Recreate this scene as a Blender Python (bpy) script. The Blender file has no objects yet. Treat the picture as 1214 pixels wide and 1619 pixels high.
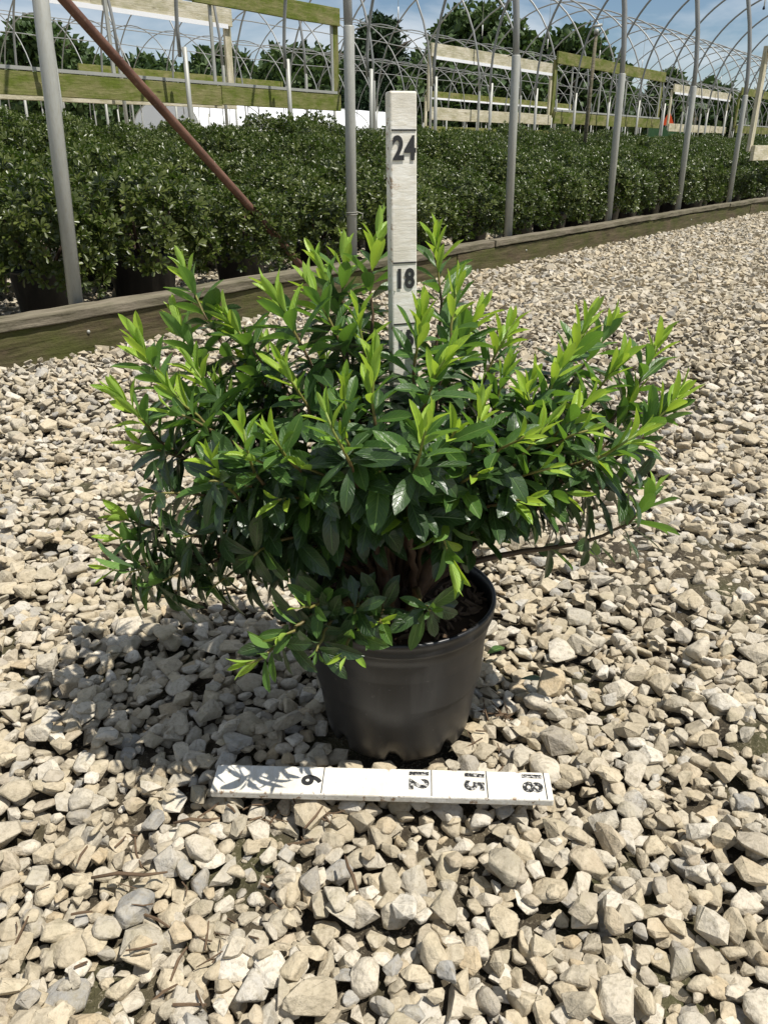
import bpy, bmesh, math, random
import numpy as np
from mathutils import Vector, Matrix, Euler
from mathutils import noise as mnoise
R = math.radians
rnd = random.Random(7)
nr = np.random.default_rng(7)
scene = bpy.context.scene
COL = scene.collection

# ------------------------------------------------------------------ camera
CAM_H, PITCH, FPX, PW, PH = 0.785, R(24.6), 1250.0, 1214.0, 1619.0
cd = bpy.data.cameras.new('camera'); cam = bpy.data.objects.new('camera', cd); COL.objects.link(cam)
cam.location = (0, 0, CAM_H); cam.rotation_euler = (math.pi / 2 - PITCH, 0, 0)
cd.sensor_fit = 'HORIZONTAL'; cd.sensor_width = 36; cd.lens = 36 * FPX / PW
cd.clip_start = 0.02; cd.clip_end = 2000
scene.camera = cam

# ------------------------------------------------------------------ sky and sun
SUN_AZ = math.atan2(0.94, -0.34)      # clockwise from +Y: to the right and a little towards the camera
SUN_EL = R(65)
world = bpy.data.worlds.new('World'); scene.world = world; world.use_nodes = True
wn, wl = world.node_tree.nodes, world.node_tree.links
wn.clear()
wout = wn.new('ShaderNodeOutputWorld'); bg = wn.new('ShaderNodeBackground'); bg.inputs['Strength'].default_value = 0.068
sky = wn.new('ShaderNodeTexSky'); sky.sky_type = 'NISHITA'; sky.sun_disc = False
sky.sun_elevation = SUN_EL; sky.sun_rotation = SUN_AZ; sky.air_density = 1.0; sky.dust_density = 0.0; sky.ozone_density = 3.5
tc = wn.new('ShaderNodeTexCoord'); mp = wn.new('ShaderNodeMapping'); mp.inputs['Scale'].default_value = (1.6, 1.6, 6.0)
mp.inputs['Location'].default_value = (0.35, 0.1, 0.4)
nz = wn.new('ShaderNodeTexNoise'); nz.inputs['Scale'].default_value = 2.3; nz.inputs['Detail'].default_value = 8; nz.inputs['Roughness'].default_value = 0.55
nz.inputs['Distortion'].default_value = 0.4
cr = wn.new('ShaderNodeValToRGB'); cr.color_ramp.elements[0].position = 0.40; cr.color_ramp.elements[1].position = 0.66
cr.color_ramp.elements[0].color = (0, 0, 0, 1); cr.color_ramp.elements[1].color = (0.8, 0.8, 0.8, 1)
mx = wn.new('ShaderNodeMix'); mx.data_type = 'RGBA'; mx.inputs[7].default_value = (11.0, 11.4, 11.8, 1)
wl.new(tc.outputs['Generated'], mp.inputs[0]); wl.new(mp.outputs[0], nz.inputs['Vector']); wl.new(nz.outputs[0], cr.inputs[0])
wl.new(cr.outputs[0], mx.inputs[0]); wl.new(sky.outputs[0], mx.inputs[6]); wl.new(mx.outputs[2], bg.inputs[0]); wl.new(bg.outputs[0], wout.inputs[0])
sd = bpy.data.lights.new('sun', 'SUN'); sd.energy = 5.0; sd.angle = R(0.53); sd.color = (1.0, 0.955, 0.88)
sun = bpy.data.objects.new('sun', sd); COL.objects.link(sun)
to_sun = Vector((math.sin(SUN_AZ) * math.cos(SUN_EL), math.cos(SUN_AZ) * math.cos(SUN_EL), math.sin(SUN_EL)))
sun.rotation_euler = to_sun.to_track_quat('Z', 'Y').to_euler(); sun.location = (3, -1, 6)
vs = scene.view_settings; vs.view_transform = 'Standard'; vs.look = 'None'; vs.exposure = 0.26; vs.gamma = 1; vs.use_curve_mapping = False
scene.cycles.max_bounces = 8; scene.cycles.transparent_max_bounces = 8

# ------------------------------------------------------------------ coordinates
CT, ST = math.cos(PITCH), math.sin(PITCH)
def px_ray(px, py):
    u, v = px - PW / 2, py - PH / 2
    return Vector((u, FPX * CT - v * ST, -FPX * ST - v * CT))
def on_z(px, py, z=0.0):
    d = px_ray(px, py); t = (z - CAM_H) / d.z
    return Vector((0, 0, CAM_H)) + d * t
def at_y(px, py, y):
    d = px_ray(px, py)
    return Vector((0, 0, CAM_H)) + d * (y / d.y)
def project(P):
    P = np.asarray(P, float); x, y, z = P[..., 0], P[..., 1], P[..., 2] - CAM_H
    zc = y * CT - z * ST; yc = -(y * ST + z * CT)
    zc = np.where(zc < 0.05, 0.05, zc)
    return FPX * x / zc + PW / 2, FPX * yc / zc + PH / 2, zc
# rows of the nursery: s runs along the rows, t across them, away from the camera
ROW = R(52.0)
DV = Vector((math.cos(ROW), math.sin(ROW), 0)); NV = Vector((-math.sin(ROW), math.cos(ROW), 0))
def row(s, t, z=0.0): return DV * s + NV * t + Vector((0, 0, z))
def rise(t):                         # the bed climbs gently away from the path
    return 0.0 if t < 3.35 else min(0.6, (t - 3.35) * 0.0985)

# ------------------------------------------------------------------ object helpers
def tag(o, label=None, cat=None, group=None, kind=None):
    if label: o['label'] = label
    if cat: o['category'] = cat
    if group: o['group'] = group
    if kind: o['kind'] = kind
    return o
def link(name, data, parent=None, m=None, loc=None, rot=None):
    o = bpy.data.objects.new(name, data); COL.objects.link(o)
    if m is not None and data is not None:
        if len(data.materials) == 0: data.materials.append(m)
    if parent is not None: o.parent = parent
    if loc is not None: o.location = loc
    if rot is not None: o.rotation_euler = rot
    return o
def empty(name, loc=(0, 0, 0), rz=0.0):
    o = bpy.data.objects.new(name, None); COL.objects.link(o); o.location = loc; o.rotation_euler = (0, 0, rz); o.empty_display_size = 0.1
    return o
def mesh(name, V, F, smooth=False, attrs=None, uv=None):
    me = bpy.data.meshes.new(name)
    V = np.asarray(V, np.float32)
    if isinstance(F, np.ndarray):
        n, k = F.shape
        me.vertices.add(len(V)); me.vertices.foreach_set('co', V.ravel())
        me.loops.add(n * k); me.loops.foreach_set('vertex_index', F.astype(np.int32).ravel())
        me.polygons.add(n); me.polygons.foreach_set('loop_start', np.arange(0, n * k, k, dtype=np.int32))
        me.update(calc_edges=True)
    else:
        me.from_pydata([tuple(v) for v in V], [], F)
    if smooth is not False:
        sm = np.full(len(me.polygons), True) if smooth is True else np.asarray(smooth, bool)
        me.polygons.foreach_set('use_smooth', sm)
    for k, a in (attrs or {}).items():
        at = me.attributes.new(k, 'FLOAT', 'POINT'); at.data.foreach_set('value', np.asarray(a, np.float32))
    if uv is not None:
        ul = me.uv_layers.new(name='UVMap'); li = np.empty(len(me.loops), np.int32); me.loops.foreach_get('vertex_index', li)
        ul.data.foreach_set('uv', np.asarray(uv, np.float32)[li].ravel())
    me.update(); return me
class MB:
    def __init__(s): s.V, s.F = [], []
    def add(s, V, F):
        b = len(s.V); s.V += [tuple(v) for v in V]; s.F += [tuple(i + b for i in f) for f in F]
    def tube(s, pts, rad, sides=8, caps=True):
        pts = [Vector(p) for p in pts]; n = len(pts); V, F = [], []
        rr = rad if isinstance(rad, (list, tuple)) else [rad] * n
        t0 = (pts[1] - pts[0]).normalized(); a = t0.orthogonal().normalized()
        for i, p in enumerate(pts):
            t = (pts[min(i + 1, n - 1)] - pts[max(i - 1, 0)]).normalized()
            a = (a - t * a.dot(t)).normalized(); b = t.cross(a)
            for k in range(sides):
                w = 2 * math.pi * k / sides; V.append(p + (a * math.cos(w) + b * math.sin(w)) * rr[i])
        for i in range(n - 1):
            for k in range(sides):
                k2 = (k + 1) % sides; F.append((i * sides + k, i * sides + k2, (i + 1) * sides + k2, (i + 1) * sides + k))
        if caps: F.append(tuple(range(sides - 1, -1, -1))); F.append(tuple((n - 1) * sides + k for k in range(sides)))
        s.add(V, F); return s
    def lathe(s, prof, seg=48, center=(0, 0)):
        V, F = [], []
        for r, z in prof:
            for k in range(seg):
                w = 2 * math.pi * k / seg; V.append((center[0] + r * math.cos(w), center[1] + r * math.sin(w), z))
        for i in range(len(prof) - 1):
            for k in range(seg):
                k2 = (k + 1) % seg; F.append((i * seg + k, i * seg + k2, (i + 1) * seg + k2, (i + 1) * seg + k))
        s.add(V, F); return s
    def box(s, x0, x1, y0, y1, z0, z1):
        V = [(x, y, z) for z in (z0, z1) for y in (y0, y1) for x in (x0, x1)]
        s.add(V, [(0, 2, 3, 1), (4, 5, 7, 6), (0, 1, 5, 4), (2, 6, 7, 3), (0, 4, 6, 2), (1, 3, 7, 5)]); return s
    def mesh(s, name, smooth=False): return mesh(name, s.V, s.F, smooth)
def plank_mesh(name, L, W, H, bev=0.004, seg=8, warp=0.004, seed=0):
    """a sawn board: x along, bevelled, subdivided and slightly warped; origin at the left end, centred in y, z"""
    g = random.Random(seed); bm = bmesh.new()
    bmesh.ops.create_cube(bm, size=1)
    for v in bm.verts: v.co = Vector(((v.co.x + 0.5) * L, v.co.y * W, v.co.z * H))
    le = [e for e in bm.edges if abs(e.verts[0].co.x - e.verts[1].co.x) > L * 0.5]
    bmesh.ops.subdivide_edges(bm, edges=le, cuts=seg)
    sh = [e for e in bm.edges if len(e.link_faces) == 2 and e.calc_face_angle(0) > 0.5]
    bmesh.ops.bevel(bm, geom=sh, offset=bev, segments=2, profile=0.5, affect='EDGES')
    o = g.uniform(0, 50)
    for v in bm.verts:
        q = v.co
        v.co += Vector((0, mnoise.noise((q.x * 0.9 + o, 0, 0)) * warp + mnoise.noise((q.x * 9 + o, q.y * 20, q.z * 20)) * warp * 0.35,
                        mnoise.noise((q.x * 0.9 + o, 7, 0)) * warp + mnoise.noise((q.x * 9 + o, 9 + q.y * 20, q.z * 20)) * warp * 0.35))
    me = bpy.data.meshes.new(name); bm.to_mesh(me); bm.free(); return me

# ------------------------------------------------------------------ materials
class NT:
    def __init__(s, name):
        s.m = bpy.data.materials.new(name); s.m.use_nodes = True; s.t = s.m.node_tree; s.n = s.t.nodes
        s.p = s.n['Principled BSDF']; s.out = s.n['Material Output']
    def new(s, t, **kw):
        n = s.n.new('ShaderNode' + t)
        for k, v in kw.items(): setattr(n, k, v)
        return n
    def set(s, sock, v):
        if isinstance(v, bpy.types.NodeSocket): s.t.links.new(v, sock)
        else: sock.default_value = v
    def coord(s, kind='Object'):
        if kind == 'World': return s.new('NewGeometry').outputs['Position']
        return s.new('TexCoord').outputs[kind]
    def map(s, vec, scale=(1, 1, 1), loc=(0, 0, 0)):
        n = s.new('Mapping'); s.set(n.inputs[0], vec); n.inputs['Scale'].default_value = scale; s.set(n.inputs['Location'], loc); return n.outputs[0]
    def noise(s, vec, scale=5, detail=4, rough=0.55, dist=0.0):
        n = s.new('TexNoise'); s.set(n.inputs['Vector'], vec); n.inputs['Scale'].default_value = scale; n.inputs['Detail'].default_value = detail
        n.inputs['Roughness'].default_value = rough; n.inputs['Distortion'].default_value = dist; return n.outputs[0]
    def voronoi(s, vec, scale, feature='F1', out='Distance'):
        n = s.new('TexVoronoi', feature=feature); s.set(n.inputs['Vector'], vec); n.inputs['Scale'].default_value = scale; return n.outputs[out]
    def ramp(s, f, stops, interp='LINEAR'):
        n = s.new('ValToRGB'); s.set(n.inputs[0], f); r = n.color_ramp; r.interpolation = interp
        while len(r.elements) < len(stops): r.elements.new(0.5)
        for e, (p, c) in zip(r.elements, stops):
            e.position = p; e.color = (c, c, c, 1) if isinstance(c, (int, float)) else (*c, 1)
        return n.outputs[0]
    def mix(s, f, a, b, mode='MIX'):
        n = s.new('Mix', data_type='RGBA', blend_type=mode); s.set(n.inputs[0], f)
        for sock, v in ((n.inputs[6], a), (n.inputs[7], b)):
            s.set(sock, v if isinstance(v, bpy.types.NodeSocket) else ((*v, 1) if len(v) == 3 else v))
        return n.outputs[2]
    def math(s, op, a, b=0.0, clamp=False):
        n = s.new('Math', operation=op, use_clamp=clamp); s.set(n.inputs[0], a); s.set(n.inputs[1], b); return n.outputs[0]
    def attr(s, name): return s.new('Attribute', attribute_name=name).outputs['Fac']
    def rand(s): return s.new('ObjectInfo').outputs['Random']
    def bump(s, h, strength=0.3, dist=0.01):
        n = s.new('Bump'); s.set(n.inputs['Height'], h); n.inputs['Strength'].default_value = strength; n.inputs['Distance'].default_value = dist
        s.t.links.new(n.outputs[0], s.p.inputs['Normal']); return n.outputs[0]
    def base(s, c): s.set(s.p.inputs['Base Color'], c if isinstance(c, bpy.types.NodeSocket) else (*c, 1))
    def rough(s, r): s.set(s.p.inputs['Roughness'], r)
    def spec(s, v): s.set(s.p.inputs['Specular IOR Level'], v)

def mat_stone():
    k = NT('limestone gravel'); w = k.coord('World')
    t = k.math('FRACT', k.math('ADD', k.attr('tint'), k.rand()))
    body = k.ramp(t, [(0, (0.40, 0.335, 0.23)), (0.14, (0.49, 0.415, 0.29)), (0.26, (0.31, 0.265, 0.19)), (0.40, (0.56, 0.50, 0.40)), (0.5, (0.36, 0.33, 0.27)), (0.6, (0.44, 0.345, 0.215)),
                      (0.7, (0.26, 0.255, 0.24)), (0.78, (0.62, 0.57, 0.48)), (0.88, (0.34, 0.30, 0.225)), (1.0, (0.40, 0.335, 0.23))])
    n1 = k.noise(w, 38, 5, 0.6); n2 = k.noise(w, 170, 4, 0.65)
    c = k.mix(k.ramp(n1, [(0.38, 0.0), (0.72, 0.5)]), body, (0.58, 0.51, 0.385))
    c = k.mix(k.ramp(n2, [(0.48, 0.0), (0.7, 0.6)]), c, (0.22, 0.185, 0.125))
    c = k.mix(k.ramp(k.noise(k.map(w, loc=(3, 1, 7)), 24, 3, 0.5), [(0.56, 0.0), (0.7, 0.45)]), c, (0.33, 0.29, 0.19))
    c = k.mix(k.ramp(k.voronoi(w, 210), [(0.0, 0.5), (0.16, 0.0)]), c, (0.63, 0.58, 0.47))
    k.base(c); k.rough(0.86); k.spec(0.25)
    h = k.math('ADD', k.math('MULTIPLY', n1, 1.6), k.math('ADD', k.math('MULTIPLY', n2, 0.55), k.math('MULTIPLY', k.noise(w, 75, 3, 0.5), 0.8)))
    k.bump(h, 0.75, 0.004); return k.m
def mat_soil():
    k = NT('damp soil'); w = k.coord('World')
    n = k.noise(w, 14, 6, 0.6); g = k.noise(w, 160, 3, 0.7)
    c = k.mix(k.ramp(n, [(0.35, 0), (0.65, 1)]), (0.034, 0.028, 0.020), (0.095, 0.077, 0.050))
    c = k.mix(k.ramp(k.noise(k.map(w, loc=(9, 2, 1)), 5, 3), [(0.5, 0), (0.68, 0.6)]), c, (0.075, 0.078, 0.032))
    c = k.mix(k.ramp(g, [(0.55, 0), (0.7, 0.8)]), c, (0.28, 0.24, 0.17))
    k.base(c); k.rough(0.95); k.spec(0.15); k.bump(k.math('ADD', k.math('MULTIPLY', n, 2), g), 0.9, 0.006); return k.m
def mat_far_ground():
    k = NT('pale gravel ground'); w = k.coord('World')
    v = k.voronoi(w, 26, 'F1', 'Color'); e = k.voronoi(w, 26)
    c = k.mix(k.new('SeparateColor').outputs[0], (0.5, 0.44, 0.34), (0.5, 0.44, 0.34))
    sep = k.new('SeparateColor'); k.set(sep.inputs[0], v)
    c = k.ramp(sep.outputs[0], [(0, (0.30, 0.27, 0.2)), (0.5, (0.46, 0.41, 0.31)), (1, (0.56, 0.51, 0.42))])
    c = k.mix(k.ramp(e, [(0.45, 0), (0.75, 0.8)]), c, (0.09, 0.075, 0.05))
    c = k.mix(k.ramp(k.noise(w, 0.35, 4), [(0.5, 0), (0.7, 0.55)]), c, (0.09, 0.10, 0.04))
    k.base(c); k.rough(0.95); k.spec(0.15); k.bump(k.math('SUBTRACT', 1.0, e), 0.8, 0.02); return k.m
def mat_leaf(name, c_lo, c_hi, under, rough, trans, tcol, vein, spec=0.5):
    k = NT(name); t = k.math('FRACT', k.math('ADD', k.attr('tint'), k.math('MULTIPLY', k.rand(), 1.0)))
    w = k.coord('World'); c = k.mix(t, c_lo, c_hi)
    c = k.mix(k.ramp(k.noise(w, 60, 3), [(0.4, 0), (0.75, 0.35)]), c, c_hi)
    uv = k.coord('UV'); sp = k.new('SeparateXYZ'); k.set(sp.inputs[0], uv); u, v = sp.outputs[0], sp.outputs[1]
    a = k.math('ABSOLUTE', k.math('SUBTRACT', v, 0.5))
    mid = k.ramp(a, [(0.018, 1.0), (0.05, 0.0)])
    sv = k.math('FRACT', k.math('MULTIPLY', k.math('SUBTRACT', u, k.math('MULTIPLY', a, 0.45)), 9.0))
    side = k.ramp(k.math('ABSOLUTE', k.math('SUBTRACT', sv, 0.5)), [(0.0, 1.0), (0.09, 0.0)])
    vn = k.math('MAXIMUM', mid, k.math('MULTIPLY', side, 0.5))
    c = k.mix(k.math('MULTIPLY', vn, 0.85), c, vein)
    c = k.mix(k.ramp(k.noise(k.map(w, loc=(5, 3, 1)), 210, 3, 0.6), [(0.62, 0), (0.74, 0.45)]), c, tuple(min(1, x * 1.9 + .01) for x in c_hi))
    bf = k.new('NewGeometry').outputs['Backfacing']
    c2 = k.mix(bf, c, under)
    k.base(c2); k.spec(spec)
    k.rough(k.mix(k.noise(w, 120, 2), (rough - 0.08,) * 3, (rough + 0.14,) * 3))
    k.bump(k.math('SUBTRACT', k.math('MULTIPLY', k.noise(w, 95, 2), 0.8), k.math('MULTIPLY', vn, 1.1)), 0.6, 0.0014)
    tr = k.new('BsdfTranslucent'); k.set(tr.inputs[0], (*tcol, 1)); ms = k.new('MixShader'); ms.inputs[0].default_value = trans
    k.t.links.new(k.p.outputs[0], ms.inputs[1]); k.t.links.new(tr.outputs[0], ms.inputs[2]); k.t.links.new(ms.outputs[0], k.out.inputs[0])
    return k.m
def mat_small_leaf(name, lo, hi, rough=0.4, trans=0.12, tcol=(0.12, 0.2, 0.03), spec=0.5):
    k = NT(name); t = k.math('FRACT', k.math('ADD', k.attr('tint'), k.math('MULTIPLY', k.rand(), 0.35)))
    k.base(k.mix(t, lo, hi)); k.rough(rough); k.spec(spec)
    tr = k.new('BsdfTranslucent'); k.set(tr.inputs[0], (*tcol, 1)); ms = k.new('MixShader'); ms.inputs[0].default_value = trans
    k.t.links.new(k.p.outputs[0], ms.inputs[1]); k.t.links.new(tr.outputs[0], ms.inputs[2]); k.t.links.new(ms.outputs[0], k.out.inputs[0])
    return k.m
def mat_wood(name, a, b, moss, moss_amt, dark=0.5, grain=1.0):
    k = NT(name); o = k.coord('Object'); r = k.rand(); off = k.new('CombineXYZ')
    k.set(off.inputs[0], k.math('MULTIPLY', r, 37.0)); k.set(off.inputs[2], k.math('MULTIPLY', r, 11.0))
    ad = k.new('VectorMath', operation='ADD'); k.set(ad.inputs[0], o); k.set(ad.inputs[1], off.outputs[0]); v = ad.outputs[0]
    g = k.noise(k.map(v, (3.2, 34, 34)), 1.4 * grain, 6, 0.62, 0.25); big = k.noise(k.map(v, (1.0, 2.2, 2.2)), 3.2, 6, 0.66)
    c = k.mix(k.ramp(g, [(0.3, 0), (0.7, 1)]), a, b)
    c = k.mix(k.ramp(g, [(0.24, dark), (0.4, 0.0)]), c, (0.03, 0.022, 0.014))
    c = k.mix(k.math('MULTIPLY', k.ramp(big, [(0.36, 0), (0.62, 1)]), moss_amt), c, k.mix(k.noise(v, 30, 3), tuple(m * 0.55 for m in moss), moss))
    kn = k.voronoi(k.map(v, (1.3, 5, 5)), 1.1); c = k.mix(k.ramp(kn, [(0.03, 0.8), (0.09, 0.0)]), c, (0.035, 0.025, 0.015))
    k.base(c); k.rough(0.88); k.spec(0.2); k.bump(k.math('ADD', g, k.math('MULTIPLY', k.noise(v, 60, 3), 0.5)), 0.9, 0.006); return k.m
def mat_paint(W):
    k = NT('worn white paint'); o = k.coord('Object'); sx = k.new('SeparateXYZ'); k.set(sx.inputs[0], o)
    n = k.noise(k.map(o, (1, 0.35, 1)), 90, 5, 0.7); g = k.noise(k.map(o, (1, 0.22, 1)), 260, 3, 0.6); b = k.noise(o, 16, 4, 0.6)
    c = k.mix(k.ramp(g, [(0.38, 0), (0.6, 0.6)]), (0.82, 0.795, 0.73), (0.64, 0.59, 0.48))
    c = k.mix(k.ramp(b, [(0.42, 0), (0.66, 0.75)]), c, (0.58, 0.54, 0.45))
    c = k.mix(k.ramp(n, [(0.62, 0), (0.70, 0.8)]), c, (0.42, 0.31, 0.20))
    ed = k.math('MULTIPLY', k.math('ABSOLUTE', sx.outputs[1]), 2.0 / W); c = k.mix(k.math('MULTIPLY', k.ramp(ed, [(0.84, 0), (0.97, 1)]), k.ramp(n, [(0.57, 0), (0.63, 1)])), c, (0.26, 0.17, 0.10))
    k.base(c); k.rough(0.62); k.spec(0.35); k.bump(k.math('ADD', g, k.math('MULTIPLY', n, 0.6)), 0.35, 0.0012); return k.m
def mat_ink(name, fade):
    k = NT(name); o = k.coord('World'); n = k.noise(o, 240, 4, 0.65); n2 = k.noise(o, 60, 2)
    c = k.mix(k.ramp(n, [(0.6 - fade * 0.10, 0), (0.72 - fade * 0.10, .85)]), (0.012, 0.012, 0.013), (0.62, 0.6, 0.56))
    if not fade: c = k.mix(k.ramp(n2, [(0.3, 0), (0.7, 0.3)]), (0.012, 0.012, 0.013), (0.05, 0.05, 0.05))
    k.base(c); k.rough(0.55); return k.m
def mat_pot():
    k = NT('black nursery plastic'); o = k.coord('Object'); n = k.noise(k.map(o, (1, 1, 0.5)), 14, 5, 0.65); f = k.noise(o, 130, 4, 0.6)
    sp = k.new('SeparateXYZ'); k.set(sp.inputs[0], o)
    low = k.ramp(k.math('ADD', k.math('MULTIPLY', sp.outputs[2], 4.0), k.math('MULTIPLY', n, 0.5)), [(0.25, 0.5), (0.85, 0.0)])
    st = k.noise(k.map(o, (1, 1, 0.12)), 45, 4, 0.6); c = k.mix(k.ramp(n, [(0.4, 0), (0.7, 0.35)]), (0.008, 0.008, 0.009), (0.032, 0.031, 0.030))
    c = k.mix(low, c, (0.048, 0.044, 0.038)); c = k.mix(k.ramp(f, [(0.66, 0), (0.74, 0.4)]), c, (0.12, 0.11, 0.1))
    c = k.mix(k.ramp(st, [(0.55, 0), (0.75, 0.4)]), c, (0.045, 0.043, 0.04)); k.base(c); k.rough(k.mix(n, (0.26,) * 3, (0.5,) * 3)); k.spec(0.5); k.bump(f, 0.12, 0.001); return k.m
def mat_galv():
    k = NT('weathered galvanised steel'); o = k.coord('Object'); n = k.noise(o, 9, 5, 0.6); f = k.noise(k.map(o, (4, 4, 0.6)), 60, 3, 0.6)
    c = k.mix(n, (0.29, 0.295, 0.265), (0.43, 0.43, 0.39)); c = k.mix(k.ramp(f, [(0.5, 0), (0.68, 0.6)]), c, (0.30, 0.285, 0.22))
    k.base(c); k.set(k.p.inputs['Metallic'], 0.15); k.rough(0.5); k.bump(f, 0.1, 0.001); return k.m
def mat_plain(name, c, rough=0.7, metal=0.0, var=0.25, scale=12, spec=0.4):
    k = NT(name); o = k.coord('Object'); n = k.noise(o, scale, 5, 0.6)
    k.base(k.mix(n, tuple(x * (1 - var) for x in c), tuple(min(1, x * (1 + var)) for x in c))); k.rough(rough); k.set(k.p.inputs['Metallic'], metal); k.spec(spec)
    k.bump(n, 0.15, 0.003); return k.m
def mat_rust():
    k = NT('rusty painted pipe'); o = k.coord('Object'); n = k.noise(o, 6, 6, 0.65); f = k.noise(o, 70, 3)
    c = k.mix(k.ramp(n, [(0.35, 0), (0.65, 1)]), (0.085, 0.036, 0.022), (0.17, 0.085, 0.055)); c = k.mix(k.ramp(f, [(0.6, 0), (0.75, 0.5)]), c, (0.26, 0.20, 0.15))
    k.base(c); k.rough(0.75); k.bump(f, 0.3, 0.002); return k.m
def mat_twig():
    k = NT('bark litter'); o = k.coord('World'); n = k.noise(o, 45, 3)
    k.base(k.mix(n, (0.06, 0.038, 0.024), (0.19, 0.13, 0.08))); k.rough(0.9); k.spec(0.2); k.bump(k.noise(o, 300, 3), 0.5, 0.002); return k.m
def mat_bark(name, a, b):
    k = NT(name); w = k.coord('World'); n = k.noise(k.map(w, (1, 1, 0.4)), 160, 4, 0.6)
    k.base(k.mix(n, a, b)); k.rough(0.8); k.bump(n, 0.4, 0.001); return k.m
def mat_shoot():
    k = NT('shoot bark'); t = k.attr('age'); w = k.coord('World'); n = k.noise(w, 160, 3)
    c = k.ramp(t, [(0.0, (0.06, 0.034, 0.02)), (0.55, (0.13, 0.085, 0.032)), (0.72, (0.26, 0.26, 0.05)), (1.0, (0.25, 0.36, 0.06))])
    k.base(k.mix(k.math('MULTIPLY', n, 0.5), c, (0.06, 0.035, 0.02))); k.rough(0.6); k.bump(n, 0.3, 0.001); return k.m

M = dict(stone=mat_stone(), soil=mat_soil(), far=mat_far_ground(), paint=mat_paint(0.0345), paint_ruler=mat_paint(0.0475), ink=mat_ink('black paint', 0), stencil=mat_ink('stencilled ink', 1),
         pot=mat_pot(), galv=mat_galv(), hoop=mat_plain('dull hoop steel', (0.27, 0.275, 0.265), 0.5, 0.3, 0.2, 6), rust=mat_rust(), twig=mat_twig(), shoot=mat_shoot(), bark=mat_bark('old stem bark', (0.035, 0.021, 0.013), (0.10, 0.06, 0.035)),
         mature=mat_leaf('mature leaf', (0.015, 0.036, 0.011), (0.034, 0.070, 0.017), (0.075, 0.13, 0.05), 0.30, 0.10, (0.10, 0.22, 0.03), (0.09, 0.16, 0.05), 0.6),
         mid=mat_leaf('half grown leaf', (0.028, 0.072, 0.016), (0.068, 0.145, 0.026), (0.15, 0.27, 0.07), 0.38, 0.25, (0.24, 0.46, 0.04), (0.2, 0.32, 0.08), 0.45),
         young=mat_leaf('young leaf', (0.17, 0.33, 0.032), (0.38, 0.53, 0.058), (0.32, 0.48, 0.09), 0.40, 0.36, (0.48, 0.66, 0.05), (0.36, 0.52, 0.12), 0.4),
         shrub=mat_small_leaf('small shrub leaf', (0.024, 0.038, 0.008), (0.10, 0.120, 0.024), 0.36, 0.14, (0.10, 0.2, 0.02), 0.45),
         tree=mat_small_leaf('tree leaf', (0.026, 0.055, 0.017), (0.075, 0.115, 0.036), 0.6, 0.15, (0.09, 0.16, 0.03), 0.3),
         pine=mat_small_leaf('pine needles', (0.014, 0.034, 0.014), (0.035, 0.062, 0.024), 0.65, 0.08, (0.05, 0.1, 0.02), 0.25),
         edge=mat_wood('weathered edging timber', (0.045, 0.032, 0.019), (0.15, 0.115, 0.07), (0.085, 0.10, 0.020), 0.75, 1.0),
         edgetop=mat_wood('grey weathered plank', (0.09, 0.075, 0.052), (0.25, 0.215, 0.16), (0.085, 0.095, 0.035), 0.45, 1.0),
         green=mat_wood('algae covered board', (0.16, 0.15, 0.055), (0.30, 0.27, 0.13), (0.135, 0.175, 0.022), 0.95, 0.35),
         whiteboard=mat_wood('peeling white board', (0.50, 0.44, 0.31), (0.68, 0.64, 0.53), (0.27, 0.26, 0.10), 0.55, 0.25),
         trunk=mat_plain('tree bark', (0.10, 0.08, 0.06)), poly=mat_plain('white plastic sheet', (0.80, 0.81, 0.83), 0.45, 0, 0.04, 1.0),
         beige=mat_plain('beige siding', (0.36, 0.31, 0.22), 0.8, 0, 0.12, 2), greysid=mat_plain('grey siding', (0.30, 0.30, 0.29), 0.8, 0, 0.15, 2),
         dark=mat_plain('dark opening', (0.03, 0.03, 0.03), 0.8), orange=mat_plain('orange reflective triangle', (0.85, 0.10, 0.02), 0.5, 0, 0.05),
         wagon=mat_plain('green painted steel', (0.05, 0.13, 0.05), 0.5), rubber=mat_plain('black rubber', (0.02, 0.02, 0.02), 0.9),
         pvc=mat_plain('white pvc', (0.68, 0.68, 0.66), 0.45, 0, 0.1), wire=mat_plain('thin wire', (0.25, 0.24, 0.2), 0.5), potting=mat_plain('bark potting mix', (0.05, 0.032, 0.02), 0.95, 0, 0.6, 90, 0.15),
         deadleaf=mat_plain('dry leaf', (0.22, 0.12, 0.05), 0.8, 0, 0.3, 60), roof=mat_plain('grey roof', (0.42, 0.42, 0.42), 0.7, 0, 0.1, 2))

# ================================================================== GROUND
ts = np.array([-600, -60, 2.9, 3.3, 4, 5, 6, 7, 8, 9.44, 12, 30, 80, 800.0]); ss = np.concatenate([[-700, -120, -30], np.arange(-10, 60.1, 5), [90, 150, 800]])
V = [tuple(row(s, t, (-0.062 if t < 3.1 else rise(t) - 0.035))) for s in ss for t in ts]; nt = len(ts)
F = [(i * nt + j, (i + 1) * nt + j, (i + 1) * nt + j + 1, i * nt + j + 1) for i in range(len(ss) - 1) for j in range(nt - 1)]
tag(link('ground', mesh('ground', V, F), m=M['far']), kind='structure')

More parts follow.
